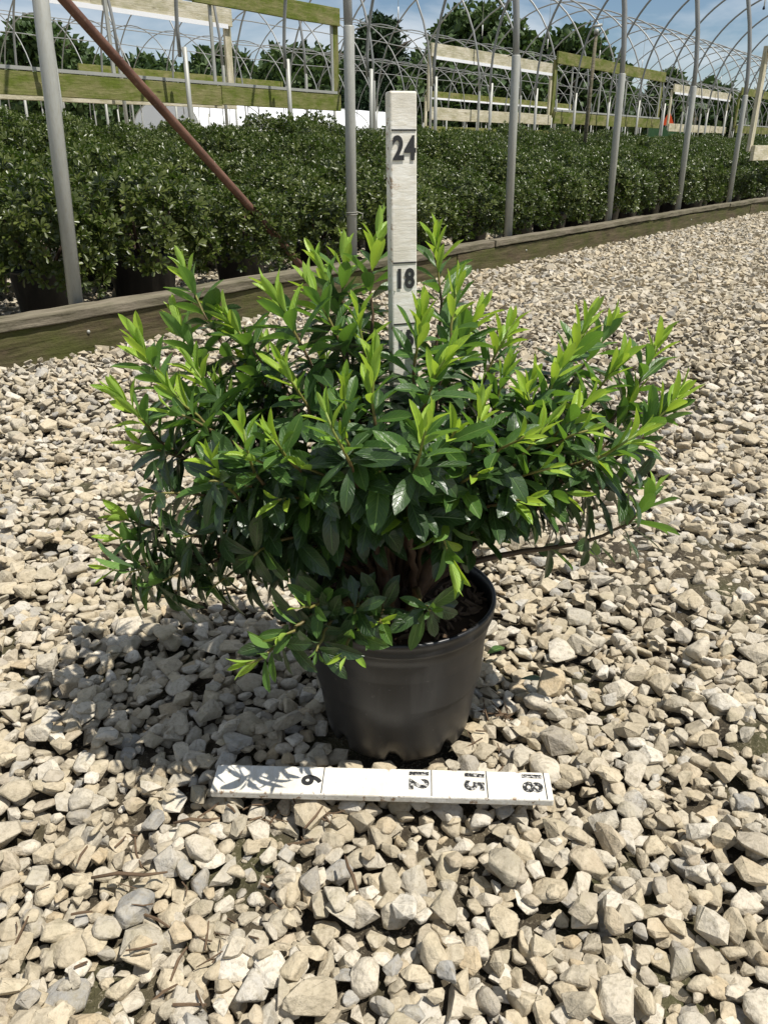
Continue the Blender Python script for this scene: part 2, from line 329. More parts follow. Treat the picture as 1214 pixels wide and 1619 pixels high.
PATCH = [(on_z(185, 790), 0.42, 0.20), (on_z(1130, 890), 0.30, 0.24), (on_z(1010, 450), 1.1, 0.35), (on_z(1190, 1130), 0.07, 0.08)]
def dirt(x, y):
    """1 where earth has worked up between the stones"""
    x = np.asarray(x, float); y = np.asarray(y, float); d = np.zeros_like(x)
    for c, a, b in PATCH:
        q = ((x - c.x) / a) ** 2 + ((y - c.y) / b) ** 2
        d = np.maximum(d, np.clip(1.35 - q, 0, 1))
    w = 0.5 + 0.28 * np.sin(x * 23 + 1.3 * np.sin(y * 17)) + 0.28 * np.sin(y * 29 + 1.7 * np.sin(x * 13))
    return np.clip(d * (0.62 + 0.75 * w), 0, 1)
gx = np.arange(-2.6, 3.4, 0.03); gy = np.arange(0.15, 4.2, 0.03); X, Y = np.meshgrid(gx, gy, indexing='ij')
Z = -0.040 + 0.030 * dirt(X, Y) + 0.004 * np.sin(X * 41 + np.sin(Y * 37)) * np.sin(Y * 47)
Tt = X * NV.x + Y * NV.y; Z = np.where(Tt > 3.12, -0.08, Z)
ni, nj = X.shape; idx = np.arange(ni * nj).reshape(ni, nj)
Fg = np.stack([idx[:-1, :-1], idx[1:, :-1], idx[1:, 1:], idx[:-1, 1:]], -1).reshape(-1, 4)
path = tag(link('gravel_path', mesh('gravel_path', np.stack([X, Y, Z], -1).reshape(-1, 3), Fg, True), m=M['soil']), kind='structure')

# ------------------------------------------------------------------ stones
def stone_template(seed, n, bevel, segs):
    g = np.random.default_rng(seed); P = g.normal(size=(n, 3)); P /= np.linalg.norm(P, axis=1)[:, None]
    P *= g.uniform(0.86, 1.1, (n, 1)); P = np.sign(P) * np.abs(P) ** 0.86; P *= np.array([1.0, g.uniform(0.6, 0.95), g.uniform(0.42, 0.62)])
    bm = bmesh.new(); vs_ = [bm.verts.new(p) for p in P]
    r = bmesh.ops.convex_hull(bm, input=vs_)
    bmesh.ops.delete(bm, geom=[v for v in bm.verts if not v.link_faces], context='VERTS')
    bmesh.ops.dissolve_limit(bm, angle_limit=0.22, verts=bm.verts, edges=bm.edges)
    if bevel:
        bmesh.ops.bevel(bm, geom=list(bm.edges), offset=bevel, segments=segs, profile=0.5, affect='EDGES', clamp_overlap=True)
    bmesh.ops.remove_doubles(bm, verts=bm.verts, dist=0.004)
    bmesh.ops.triangulate(bm, faces=bm.faces); bmesh.ops.recalc_face_normals(bm, faces=bm.faces)
    ar = np.array([f.calc_area() for f in bm.faces]); bm.verts.index_update()
    Vv = np.array([v.co for v in bm.verts]); Ff = np.array([[v.index for v in f.verts] for f in bm.faces])
    bm.free(); Vv /= np.abs(Vv[:, :2]).max()
    if bevel: Vv = Vv + g.normal(0, .008, Vv.shape)
    return Vv, Ff, ar < (0.07 if segs == 1 else 0.05)
NP = [rnd.randint(13, 20) for i in range(30)]
ST_HI = [stone_template(100 + i, NP[i], 0.17, 1) for i in range(30)]
ST_BIG = [stone_template(100 + i, NP[i], 0.20, 3) for i in range(30)]      # the same shapes, more rounded, for the largest in view
ST_MID = [stone_template(200 + i, rnd.randint(8, 11), 0.10, 1) for i in range(20)]
ST_LO = [stone_template(300 + i, rnd.randint(8, 10), 0, 1) for i in range(20)]
def poisson(x0, x1, y0, y1, r, keep, tries):
    """dart throwing on a cell grid; keep(x, y) is a vectorised test"""
    P = nr.uniform((x0, y0), (x1, y1), (tries, 2)); P = P[keep(P[:, 0], P[:, 1])]
    c = r / math.sqrt(2); grid = {}; out = []
    for x, y in P:
        i, j = int((x - x0) / c), int((y - y0) / c)
        if (i, j) in grid: continue
        ok = True
        for a in range(i - 2, i + 3):
            for b in range(j - 2, j + 3):
                q = grid.get((a, b))
                if q and (q[0] - x) ** 2 + (q[1] - y) ** 2 < r * r: ok = False; break
            if not ok: break
        if ok: grid[(i, j)] = (x, y); out.append((x, y))
    return np.array(out)
def in_view(x, y, mx=120, my=160, z=0.0):
    u, v, zc = project(np.stack([x, y, np.full_like(x, z)], -1)); return (u > -mx) & (u < PW + mx) & (v < PH + my) & (y > 0.2)
POT_C = Vector((0.021, 0.985, 0)); RUL_A = on_z(338, 1226, 0.02); RUL_B = on_z(872, 1243, 0.02)
def on_path(x, y): return (x * NV.x + y * NV.y) < 3.12
def pot_clear(x, y, r=0.118): return (x - POT_C.x) ** 2 + (y - POT_C.y) ** 2 > r * r
def euler_m(a, b, c):
    ca, sa, cb, sb, cc, sc = math.cos(a), math.sin(a), math.cos(b), math.sin(b), math.cos(c), math.sin(c)
    Rx = np.array([[1, 0, 0], [0, ca, -sa], [0, sa, ca]]); Ry = np.array([[cb, 0, sb], [0, 1, 0], [-sb, 0, cb]]); Rz = np.array([[cc, -sc, 0], [sc, cc, 0], [0, 0, 1]])
    return Rz @ Ry @ Rx
# near field: stones dropped one by one on a height map
HX0, HX1, HY0, HY1, HC = -2.1, 2.9, 0.2, 2.5, 0.005
hx = np.arange(HX0, HX1, HC); hy = np.arange(HY0, HY1, HC); HXg, HYg = np.meshgrid(hx, hy, indexing='ij')
hm = -0.040 + 0.030 * dirt(HXg, HYg)
near_keep = lambda x, y: in_view(x, y, 260, 330) & on_path(x, y) & pot_clear(x, y) & (y < 2.42)
foot = []; stones = []   # (template set, index, pos, matrix, scale)
rd = RUL_B - RUL_A; rl = rd.length; rd.normalize(); rn = Vector((-rd.y, rd.x, 0))
for layer, (r, tries) in enumerate(((0.0172, 170000), (0.0190, 170000), (0.0275, 60000))):
    for x, y in poisson(HX0 + .05, HX1 - .05, HY0 + .05, HY1 - .05, r, near_keep, tries):
        dd = float(dirt(x, y))
        if rnd.random() < dd * (0.10, 0.72, 1.1)[layer]: continue
        if layer == 2 and rnd.random() < 0.35: continue
        sz = min(0.0225, max(0.006, rnd.lognormvariate(math.log(0.0120), 0.33))) * (1.12, 1.10, 1.30)[layer]
        hi = y < 1.12; T = ST_HI if hi else ST_MID; k = rnd.randrange(len(T))
        m = euler_m(rnd.gauss(0, 0.18), rnd.gauss(0, 0.18), rnd.uniform(0, 6.283))
        if rnd.random() < 0.12: m = m @ euler_m(rnd.uniform(-1, 1), 0, 0)
        Vt = T[k][0] @ m.T * sz; c = (Vt[:, 2].max() - Vt[:, 2].min()) / 2; rr = sz * 0.86
        i0, i1 = int((x - rr - HX0) / HC), int((x + rr - HX0) / HC) + 2; j0, j1 = int((y - rr - HY0) / HC), int((y + rr - HY0) / HC) + 2
        i0, j0 = max(i0, 0), max(j0, 0); sub = hm[i0:i1, j0:j1]
        if sub.size == 0: continue
        q = 1 - ((HXg[i0:i1, j0:j1] - x) ** 2 + (HYg[i0:i1, j0:j1] - y) ** 2) / rr ** 2; inn = q > 0
        if not inn.any(): continue
        prof = c * np.sqrt(np.clip(q, 0, 1)); lift = (sub + prof)[inn]
        z = 0.30 * lift.max() + 0.70 * lift.mean() - 0.003
        if dd > 0.3: z -= 0.004 * dd
        p = Vector((x, y, 0)) - RUL_A; al, ac = p.dot(rd), p.dot(rn)
        if -0.03 < al < rl + 0.03 and abs(ac) < 0.045: z = min(z, 0.0035 - c)
        z = min(z, 0.016 - c * 0.4)
        sub[inn] = np.maximum(sub[inn], z + prof[inn])
        stones.append((hi, k, (x, y, z), m, sz)); foot.append((i0, i1, j0, j1, inn, z + prof))
stones = [st_ for st_, (i0, i1, j0, j1, inn, tp) in zip(stones, foot) if ((tp >= hm[i0:i1, j0:j1] - 0.0008) & inn).sum() > 0.09 * inn.sum()]   # buried ones are dropped
u, v, zc = project(np.array([s[2] for s in stones])); size = np.array([s[4] for s in stones]) / zc
vis = (u > 0) & (u < PW) & (v > 0) & (v < PH - 5) & (np.array([s[2][2] for s in stones]) > -0.016)
order = np.argsort(-np.where(vis, size, 0)); pick = set(order[:300].tolist())
hi_me = {}
for i in pick:
    hi, k, p, m, sz = stones[i]; T = ST_BIG if hi else ST_MID
    if (hi, k) not in hi_me: hi_me[(hi, k)] = mesh('stone', T[k][0], T[k][1], T[k][2], {'tint': np.full(len(T[k][0]), nr.random())})
    o = link('stone', hi_me[(hi, k)], path, M['stone'], p); o.rotation_euler = Matrix(m.tolist()).to_euler(); o.scale = (sz, sz, sz)
rest = [s for i, s in enumerate(stones) if i not in pick]
# farther field: a single scattered layer, and the gravel showing between the pots
def scatter(P, T_is_mid, s0, zf):
    out = []
    for x, y in P:
        dd = float(dirt(x, y))
        if rnd.random() < dd * 0.6: continue
        sz = min(0.036, max(0.010, rnd.lognormvariate(math.log(s0), 0.28)))
        out.append((T_is_mid, rnd.randrange(20), (x, y, zf(x, y) - 0.012 * dd + rnd.uniform(-0.008, 0.007)), euler_m(rnd.gauss(0, .35), rnd.gauss(0, .35), rnd.uniform(0, 6.28)), sz))
    return out
far1 = scatter(poisson(-2.2, 4.2, 2.36, 5.0, 0.026, lambda x, y: in_view(x, y, 200) & on_path(x, y) & (y > 2.40), 80000), True, 0.0180, lambda x, y: -0.022)
far1b = scatter(poisson(-2.2, 4.2, 2.36, 5.0, 0.036, lambda x, y: in_view(x, y, 200) & on_path(x, y) & (y > 2.40), 40000), True, 0.0175, lambda x, y: -0.008)
far2 = scatter(poisson(-0.5, 9.0, 4.9, 14.5, 0.030, lambda x, y: in_view(x, y, 150) & on_path(x, y) & (y > 4.97), 180000), False, 0.0215, lambda x, y: -0.014)
far3 = scatter(poisson(-3.2, 4.0, 2.0, 8.0, 0.040, lambda x, y: in_view(x, y, 200) & ((x * NV.x + y * NV.y) > 3.3) & ((x * NV.x + y * NV.y) < 4.5), 60000), False, 0.021, lambda x, y: rise(x * NV.x + y * NV.y) - 0.03)
def beside(x, y):      # gravel just outside the right edge of the picture
    u_, v_, z_ = project(np.stack([x, y, np.zeros_like(x)], -1)); lim = np.where(y < 2.42, 260, np.where(y < 4.97, 200, 150)); return (u_ > PW + lim) & (u_ < PW + 750) & (v_ < PH + 100) & on_path(x, y)
far4 = scatter(poisson(0.3, 4.5, 0.35, 3.2, 0.026, beside, 40000), False, 0.0175, lambda x, y: -0.016)
far5 = scatter(poisson(1.5, 9.0, 3.2, 9.5, 0.040, lambda x, y: beside(x, y) & (y > 3.2), 70000), False, 0.025, lambda x, y: -0.016 if y < 4.2 else -0.03)
def three(l):  # pick the template set of a stone by its distance
    Vs, Fs, Ts, Sm = [], [], [], []; b = 0
    for hi, k, p, m, sz in l:
        T = (ST_HI if hi else ST_MID) if p[1] < 2.45 else (ST_MID if hi and p[1] < 3.1 else ST_LO)
        v, f, s = T[k % len(T)]; Vs.append((v @ m.T) * sz + np.array(p)); Fs.append(f + b); Sm.append(s if p[1] < 4 else np.zeros(len(f), bool)); b += len(v); Ts.append(np.full(len(v), nr.random()))
    me = mesh('loose_gravel', np.concatenate(Vs), np.concatenate(Fs), np.concatenate(Sm), {'tint': np.concatenate(Ts)})
    return tag(link('loose_gravel', me, path, M['stone']), kind='stuff')
three(rest + far1 + far1b + far2 + far3 + far4 + far5)
print('stones', len(stones), len(far1) + len(far1b), len(far2), len(far3))

# ================================================================== TIMBER EDGING
edging = tag(empty('timber_edging', row(-1, 3.2, -0.05), ROW), 'weathered mossy timber edging running between gravel path and shrub bed', 'edging')
def board(parent, name, x0, x1, y, z, w, h, m, seed, rx=0.0, warp=0.005):
    o = link(name, plank_mesh(name, x1 - x0, w, h, 0.006, max(3, int((x1 - x0) * 12)), warp, seed), parent, m, (x0, y, z)); o.rotation_euler.x = rx; return o
cut = [-1.5, 0.95 + 1, 2.55 + 1, 5.4 + 1, 8.5 + 1, 12.2, 16.0, 20.5, 26.0, 33, 42]
for i in range(len(cut) - 1):
    board(edging, 'top_plank', cut[i] + 0.004, cut[i + 1] - 0.004, 0.012 + rnd.uniform(-.004, .004), 0.196 + rnd.uniform(-.004, .004), 0.105, 0.046, M['edgetop'], 40 + i, rnd.uniform(-.05, .05), 0.011)
cut = [-1.5, 2.3, 5.9, 9.6, 13.2, 18, 24, 32, 42]
for i in range(len(cut) - 1):
    board(edging, 'side_board', cut[i] + 0.003, cut[i + 1] - 0.003, rnd.uniform(-.003, .003), 0.080, 0.055, 0.18, M['edge'], 60 + i, 0.0, 0.010)
for s in (1.6, 2.95, 6.9, 10.8):
    b = MB(); b.lathe([(0.0001, 0.004), (0.006, 0.003), (0.008, 0.0), (0.008, -0.004)], 10)
    n_ = link('bolt_head', b.mesh('bolt_head', True), edging, M['galv'], (s, -0.031, 0.11)); n_.rotation_euler = (R(90), 0, 0)

# ================================================================== HOOP HOUSES
W2, POST_H, RISE_H = 3.05, 1.42, 3.25
def arc_pts(dz, n=36):   # in (y, z): from the near post top over to the far post top; the far ground is dz higher
    out = []
    for i in range(n + 1):
        a = math.pi * i / n; y = W2 - W2 * math.cos(a) ; e = abs(math.sin(a)) ** 0.92
        out.append((0, y, POST_H - 0.12 + dz * i / n + RISE_H * e))
    return out
def hoop_house(label, s0, n, t0, dz, r_hoop, detail, purlins):
    h = tag(empty('greenhouse_frame', row(s0, t0, rise(t0)), ROW), label, 'greenhouse frame')
    b = MB(); b.tube(arc_pts(dz, 40 if detail else 24), r_hoop, 8 if detail else 5); hm_ = b.mesh('hoop', True)
    b = MB(); rp = r_hoop * 1.28; b.tube([(0, 0, -0.3), (0, 0, POST_H - 0.004), (0, 0, POST_H)], [rp, rp, rp * 0.93], 10 if detail else 6); pn = b.mesh('ground_post', True)
    b = MB(); b.tube([(0, 0, -0.25), (0, 0, POST_H)], rp, 8 if detail else 5); pf = b.mesh('ground_post', True)
    for i in range(n):
        x = i * 1.94 + 0.06; lean = rnd.gauss(0, 0.003) + (0.05 if i == 1 else (-0.035 if i > 2 else 0)) * (dz > 0)
        o = link('hoop', hm_, h, M['hoop'], (x, 0, 0)); o.rotation_euler = (0, lean, rnd.gauss(0, 0.006))
        link('ground_post', pn, h, M['galv'], (x, 0, 0)).rotation_euler = (0, lean, 0)
        link('ground_post', pf, h, M['galv'], (x, 2 * W2, dz)).rotation_euler = (0, rnd.gauss(0, 0.012), 0)
    pts = arc_pts(dz, 24)
    for k in purlins:
        _, y, z = pts[k]; b = MB(); q = []
        for i in range(n * 2): q.append((i, y + rnd.gauss(0, .012), z - r_hoop * 1.6 + rnd.gauss(0, 0.012)))
        b.tube(q[:(n - 1) * 2 + 1], r_hoop * 0.72, 6); link('purlin', b.mesh('purlin', True), h, M['hoop'])
    return h
def vent(parent, x0, x1, y, z0, z1, bt, m, mp, metal=True, posts=3, lower=True, seed=0):
    """a wooden side-vent frame hung between posts, as one part with its boards as sub-parts"""
    f = bpy.data.objects.new('vent_frame', None); COL.objects.link(f); f.parent = parent; f.location = (x0, y, z0); L = x1 - x0; H = z1 - z0
    def bd(nm, a, w, z, h, mm, sd):
        o = link(nm, plank_mesh(nm, w, 0.05, h, 0.005, max(3, int(w * 2)), 0.008, sd), f, mm, (a, 0, z)); return o
    bd('top_board', 0, L * 0.57, H - bt / 2, bt, m, seed); bd('top_board', L * 0.57 + 0.006, L * 0.43, H - bt / 2 - 0.012, bt, m, seed + 1)
    if lower:
        bd('bottom_board', 0.02, L * 0.62, bt / 2, bt, m, seed + 2); bd('bottom_board', L * 0.62 + 0.026, L * 0.38 - 0.04, bt / 2 + 0.01, bt * 0.97, m, seed + 3)
        for x, sd in ((0.05, 5), (L - 0.05, 6)):
            o = link('end_post', plank_mesh('end_post', H - 2 * bt + 0.16, 0.05, 0.13, 0.005, 4, 0.006, seed + sd), f, mp, (x, 0.058, bt - 0.08)); o.rotation_euler = (0, R(-90), 0)
        if metal:
            b = MB(); b.box(0.06, L - 0.1, -0.03, 0.02, bt + 0.012, bt + 0.05); link('sill_rail', b.mesh('sill_rail'), f, M['galv'])
            for i in range(posts):
                x = 0.1 + (L - 0.25) * (i + 0.5) / posts if i < posts - 1 else L - 0.14
                b = MB(); b.box(x - 0.022, x + 0.022, 0.03, 0.055, bt + 0.052, H - bt - 0.004); link('mullion', b.mesh('mullion'), f, M['galv'])
        else:
            b = MB(); b.box(0.1, L - 0.1, -0.038, -0.028, H - bt - 0.05, H - bt + 0.012); link('plastic_strip', b.mesh('plastic_strip'), f, M['poly'])
    return f
house = hoop_house('nearest bare hoop house frame standing over the bed of potted shrubs', 0.0, 34, 3.33, 0.6, 0.025, True, ())
b = MB(); b.tube([(2.10, 0.0, POST_H - 0.01), (2.17, 0.02, POST_H - 0.07), (3.55, 0.18, 0.25), (3.86, 0.21, -0.03)], 0.022, 12); link('diagonal_brace', b.mesh('diagonal_brace', True), house, M['rust'])
for x in (3.94,):                                        # wire ties on the nearest posts
    b = MB(); q = [(x + 0.036 * math.cos(a), 0.036 * math.sin(a), 0.42 + 0.006 * a / 3) for a in np.linspace(0, 12.5, 40)]; b.tube(q + [(x + 0.07, -0.03, 0.43), (x + 0.06, -0.035, 0.40)], 0.0035, 5)
    link('wire_tie', b.mesh('wire_tie', True), house, M['wire'])
base1 = 0.6
vent(house, 12.28, 19.0, -0.03, 0.66, 2.12, 0.19, M['whiteboard'], M['whiteboard'], False, 3, True, 300)
for k, (a, c) in enumerate(((4.3, 11.25), (18.9, 25.75), (33.4, 40.2), (48, 55))):
    vent(house, a, c, 2 * W2 + 0.28, base1 + 0.77, base1 + 2.26, 0.25, M['green'], M['green'], True, 4, True, 320 + 10 * k)
house2 = hoop_house('second bare hoop house frame behind the shrub bed', 2.0, 36, 10.95, 0.0, 0.023, False, (12,))
for k, (a, c) in enumerate(((2.2, 8.25), (13.9, 19.6), (28.5, 35.0), (43, 49))):
    vent(house2, a, c, 0.2, 0.80, 2.27, 0.25, M['whiteboard'], M['whiteboard'], False, 3, True, 400 + 10 * k)
house3 = hoop_house('third bare hoop house frame, farther back than the second', 6.0, 36, 18.9, 0.0, 0.020, False, (6, 12, 18))
vent(house3, 7.8, 15.4, 2.1, 2.0, 2.27, 0.25, M['green'], M['green'], False, 3, False, 470)
vent(house3, 21, 33, 0.2, 0.8, 2.2, 0.22, M['green'], M['whiteboard'], False, 3, True, 480)
house4 = hoop_house('farthest bare hoop house frame in front of the white plastic tunnel', 12.0, 32, 26.6, 0.0, 0.020, False, (6, 12))
# hanging sprinklers under the ridges
for t, ss_, zb in ((6.38, (6.6, 10.6, 14.6, 18.6, 22.6, 26.6, 30.6, 34.6), 3.78), (14.0, (10.5, 14.5, 18.5, 22.5, 26.5, 30.5, 34.5, 38.5, 44.5, 50.5), 3.7)):
    for s in ss_:
        ztop = (POST_H - 0.12 + RISE_H + (0.3 if t < 10 else 0.6)) - 0.03
        hs = tag(empty('hanging_sprinkler', row(s, t, zb)), 'thin sprinkler drop hanging from the ridge of the %s hoop house' % ('nearest' if t < 10 else 'second'), 'sprinkler', 'sprinkler drops hanging under the hoops')
        b = MB(); b.tube([(0, 0, 0.35), (0, 0, ztop - zb)], 0.006, 5); link('wire', b.mesh('wire'), hs, M['wire'])
        b = MB(); b.tube([(0, 0, 0.08), (0, 0, 0.35)], 0.014, 6); link('tube', b.mesh('tube', True), hs, M['pvc'])
        b = MB(); b.lathe([(0.001, 0), (0.03, 0.012), (0.03, 0.03), (0.014, 0.08)], 10); link('nozzle', b.mesh('nozzle', True), hs, M['rubber'])
sr = tag(empty('sprinkler_riser', row(13.9, 6.5, rise(6.5))), 'pale upright sprinkler riser with brass head standing among the shrubs', 'sprinkler')
b = MB(); b.tube([(0, 0, -.1), (0.01, 0, 1.1), (0.02, 0, 2.2)], [0.036, 0.034, 0.026], 8); link('riser_pipe', b.mesh('riser_pipe', True), sr, M['edgetop'])
b = MB(); b.tube([(0.02, 0, 2.2), (0.02, 0, 2.27)], 0.04, 8); b.tube([(-0.05, 0, 2.30), (0.10, 0, 2.33)], 0.022, 6); link('sprinkler_head', b.mesh('sprinkler_head', True), sr, M['galv'])
# ================================================================== BED OF POTTED SHRUBS
def leaf_quads(P, D, N, L, Wd, rounded=False):
    """folded two-quad leaves: arrays of base, direction, normal -> verts (n*6), faces"""
    S = np.cross(N, D); S /= np.linalg.norm(S, axis=1)[:, None] + 1e-9; L = L[:, None]; Wd = Wd[:, None]
    if rounded:
        def q(u, w, h): return P + D * L * u + S * Wd * w + N * Wd * h
        V = np.stack([P, q(.5, .42, .14), q(.82, .42, .1), q(1.0, 0, -.08), q(.82, -.42, .1), q(.5, -.42, .14), q(.62, 0, -.04)], 1).reshape(-1, 3); b = np.arange(len(P))[:, None] * 7
        return V, np.concatenate([b + np.array([[i, 6, (i + 1) % 6]]) for i in range(6)], 0)[:, ::-1]
    a = P; tip = P + D * L - N * L * 0.08
    l = P + D * L * 0.58 + S * Wd * 0.5 + N * Wd * 0.18; r = P + D * L * 0.58 - S * Wd * 0.5 + N * Wd * 0.18
    V = np.stack([a, l, tip, r], 1).reshape(-1, 3); b = np.arange(len(P))[:, None] * 4       # far leaves: two faces folded on the midrib
    return V, np.concatenate([b + np.array([[0, 2, 1]]), b + np.array([[0, 3, 2]])], 0)
def rosettes(C, N, k, L, spread, g):
    """k leaves round each rosette centre C with axis N"""
    n = len(C); A = np.cross(N, g.normal(size=(n, 3))); A /= np.linalg.norm(A, axis=1)[:, None]; B = np.cross(N, A)
    Ps, Ds, Ns, Ls, Ws, Tn = [], [], [], [], [], []
    t = g.random(n)
    for i in range(k):
        w = 2.399 * i + g.uniform(-.3, .3, n); el = np.radians(spread[0] + (spread[1] - spread[0]) * (i / max(1, k - 1))) + g.normal(0, .15, n)
        rad = A * np.cos(w)[:, None] + B * np.sin(w)[:, None]; D = rad * np.cos(el)[:, None] + N * np.sin(el)[:, None]; Nn = N * np.cos(el)[:, None] - rad * np.sin(el)[:, None]
        l = L * g.uniform(.75, 1.2, n); Ps.append(C + rad * 0.003); Ds.append(D); Ns.append(Nn); Ls.append(l); Ws.append(l * g.uniform(.40, .52, n)); Tn.append(np.clip(t * .6 + g.random(n) * .3 + 0.1 * i / k, 0, .99))
    V, F = leaf_quads(np.concatenate(Ps), np.concatenate(Ds), np.concatenate(Ns), np.concatenate(Ls), np.concatenate(Ws), k > 6)
    return V, F, np.repeat(np.concatenate(Tn), 7 if k > 6 else 4)
def shrub_foliage(seed, n_out, n_in, k, L):
    g = np.random.default_rng(seed); Vs, Fs, Ts = [], [], []; b = 0
    ph = g.uniform(0, 6.28, 6)
    for n, sc in ((n_out, 1.0), (n_in, 0.74)):
        i = np.arange(n) + .5; ct = 1 - i / n * 1.62; a = 2.39996 * i + g.normal(0, .25, n); st = np.sqrt(np.clip(1 - ct * ct, 0, 1))
        Nn = np.stack([np.cos(a) * st, np.sin(a) * st, ct], -1) + g.normal(0, .07, (n, 3)); Nn /= np.linalg.norm(Nn, axis=1)[:, None]
        lump = 1 + 0.13 * np.sin(3 * a + ph[0]) * st + 0.11 * np.sin(5 * a + ph[1] + 3 * ct) + 0.08 * np.sin(7 * ct + ph[2]) + g.normal(0, .075, n)
        C = Nn * (np.array([.305, .305, .275]) * sc) * lump[:, None]; C[:, 2] += 0.365
        ax = Nn * np.array([1, 1, 1.0]) + np.array([0, 0, .55]) + g.normal(0, .22, (n, 3)); ax /= np.linalg.norm(ax, axis=1)[:, None]
        V, F, T = rosettes(C, ax, k if sc == 1.0 else max(4, k - 2) if k < 7 else 7, L, (8, 66), g); Vs.append(V); Fs.append(F + b); Ts.append(T); b += len(V)
    return np.concatenate(Vs), np.concatenate(Fs), np.concatenate(Ts)
def pot_mesh(r, h, seg, name='pot'):
    b = MB(); b.lathe([(0.001, 0.01), (r * .80, 0), (r * .985, h * .93), (r * 1.04, h * .93), (r * 1.05, h * .97), (r * 1.03, h), (r * .97, h), (r * .95, h * .86), (0.001, h * .86)], seg)
    return b.mesh(name, True)
FOL = [shrub_foliage(500 + i, 460, 140, 9, 0.038) for i in range(6)]
FOLM = [mesh('foliage', v, f, False, {'tint': t}) for v, f, t in FOL]
FOL_LO = [shrub_foliage(520 + i, 130, 16, 6, 0.066) for i in range(3)]
POTM = pot_mesh(0.165, 0.25, 28); b = MB()
for k in range(5):
    a = k * 1.3; b.tube([(0.02 * math.cos(a), 0.02 * math.sin(a), 0.2), (0.12 * math.cos(a), 0.12 * math.sin(a), 0.36), (0.17 * math.cos(a), 0.17 * math.sin(a), 0.47)], [0.012, 0.008, 0.004], 5)
STEMM = b.mesh('stem', True)
spots = []
g = random.Random(11)
for r_i in range(9):
    t = 3.68 + r_i * 0.63
    s = 0.15 + (r_i % 2) * 0.37 + g.uniform(-.08, .08)
    while s < 52:
        tt, s_ = t + g.uniform(-.06, .06), s + g.uniform(-.05, .05); p = row(s_, tt, rise(tt))
        u_, v_, z_ = project(np.array(p) + np.array([0, 0, .35]))
        if -260 < u_ < PW + 200 and p.y > 1.2: spots.append((z_, r_i, s_, tt, p, float(u_)))
        s += 0.64 if r_i == 0 else 0.76
spots.sort(key=lambda q: q[0])
FRONT = {}
front = sorted([q for q in spots if q[1] == 0], key=lambda q: q[2])
fseen = [q for q in front if -60 < q[5] < PW + 40]
ordn = ['first', 'second', 'third', 'fourth', 'fifth', 'sixth', 'seventh', 'eighth', 'ninth', 'tenth', 'eleventh', 'twelfth', 'thirteenth', 'fourteenth', 'fifteenth', 'sixteenth', 'seventeenth', 'eighteenth', 'nineteenth', 'twentieth']
flab = {id(q): 'dark glossy potted shrub against the timber edging, %s from the left in the front row' % ordn[i] for i, q in enumerate(fseen[:20])}
sseen = sorted([q for q in spots if q[1] == 1 and -60 < q[5] < PW + 40], key=lambda q: q[2])
flab2 = {id(q): 'dark potted shrub in the second row behind the timber edging, %s from the left' % ordn[i] for i, q in enumerate(sseen[:20])}
def put_shrub(q, i):
    z_, r_i, s_, tt, p, u_ = q
    o = empty('potted_shrub', p, g.uniform(0, 6.28)); k = g.uniform(.82, 1.14); o.scale = (k, k, k * g.uniform(.84, 1.06))
    if id(q) in flab: lab = flab[id(q)]
    elif r_i == 0: lab = 'small dark potted shrub far along the front row, beyond the right-hand poles' if u_ > PW / 2 else 'dark potted shrub at the left end of the front row'
    elif id(q) in flab2: lab = flab2[id(q)]
    else: lab = 'dark green potted shrub in the %s row of the bed, counted from the timber edging' % ordn[r_i]
    tag(o, lab, 'shrub', 'potted shrubs filling the bed')
    link('pot', POTM, o, M['pot']); link('foliage', FOLM[i % 6], o, M['shrub']); link('stem', STEMM, o, M['bark'])
def vis_shrub(q): return -120 < q[5] < PW + 60
ind = [q for q in spots if vis_shrub(q)][:300]; ids = set(id(q) for q in ind)
for i, q in enumerate(ind): put_shrub(q, rnd.randrange(6))
Vs, Fs, Ts = [], [], []; b0 = 0
for q in spots:
    if id(q) in ids: continue
    v, f, t = FOL_LO[rnd.randrange(3)]; a = g.uniform(0, 6.28); k = g.uniform(.92, 1.1); m = euler_m(0, 0, a) * k
    Vs.append(v @ m.T + np.array(q[4])); Fs.append(f + b0); Ts.append(t); b0 += len(v)
if Vs: tag(link('shrub_mass', mesh('shrub_mass', np.concatenate(Vs), np.concatenate(Fs), False, {'tint': np.concatenate(Ts)}), m=M['shrub']), 'mass of dark green shrubs filling the far end of the bed', 'shrubs', kind='stuff')
print('shrubs', len(spots), len(ind))

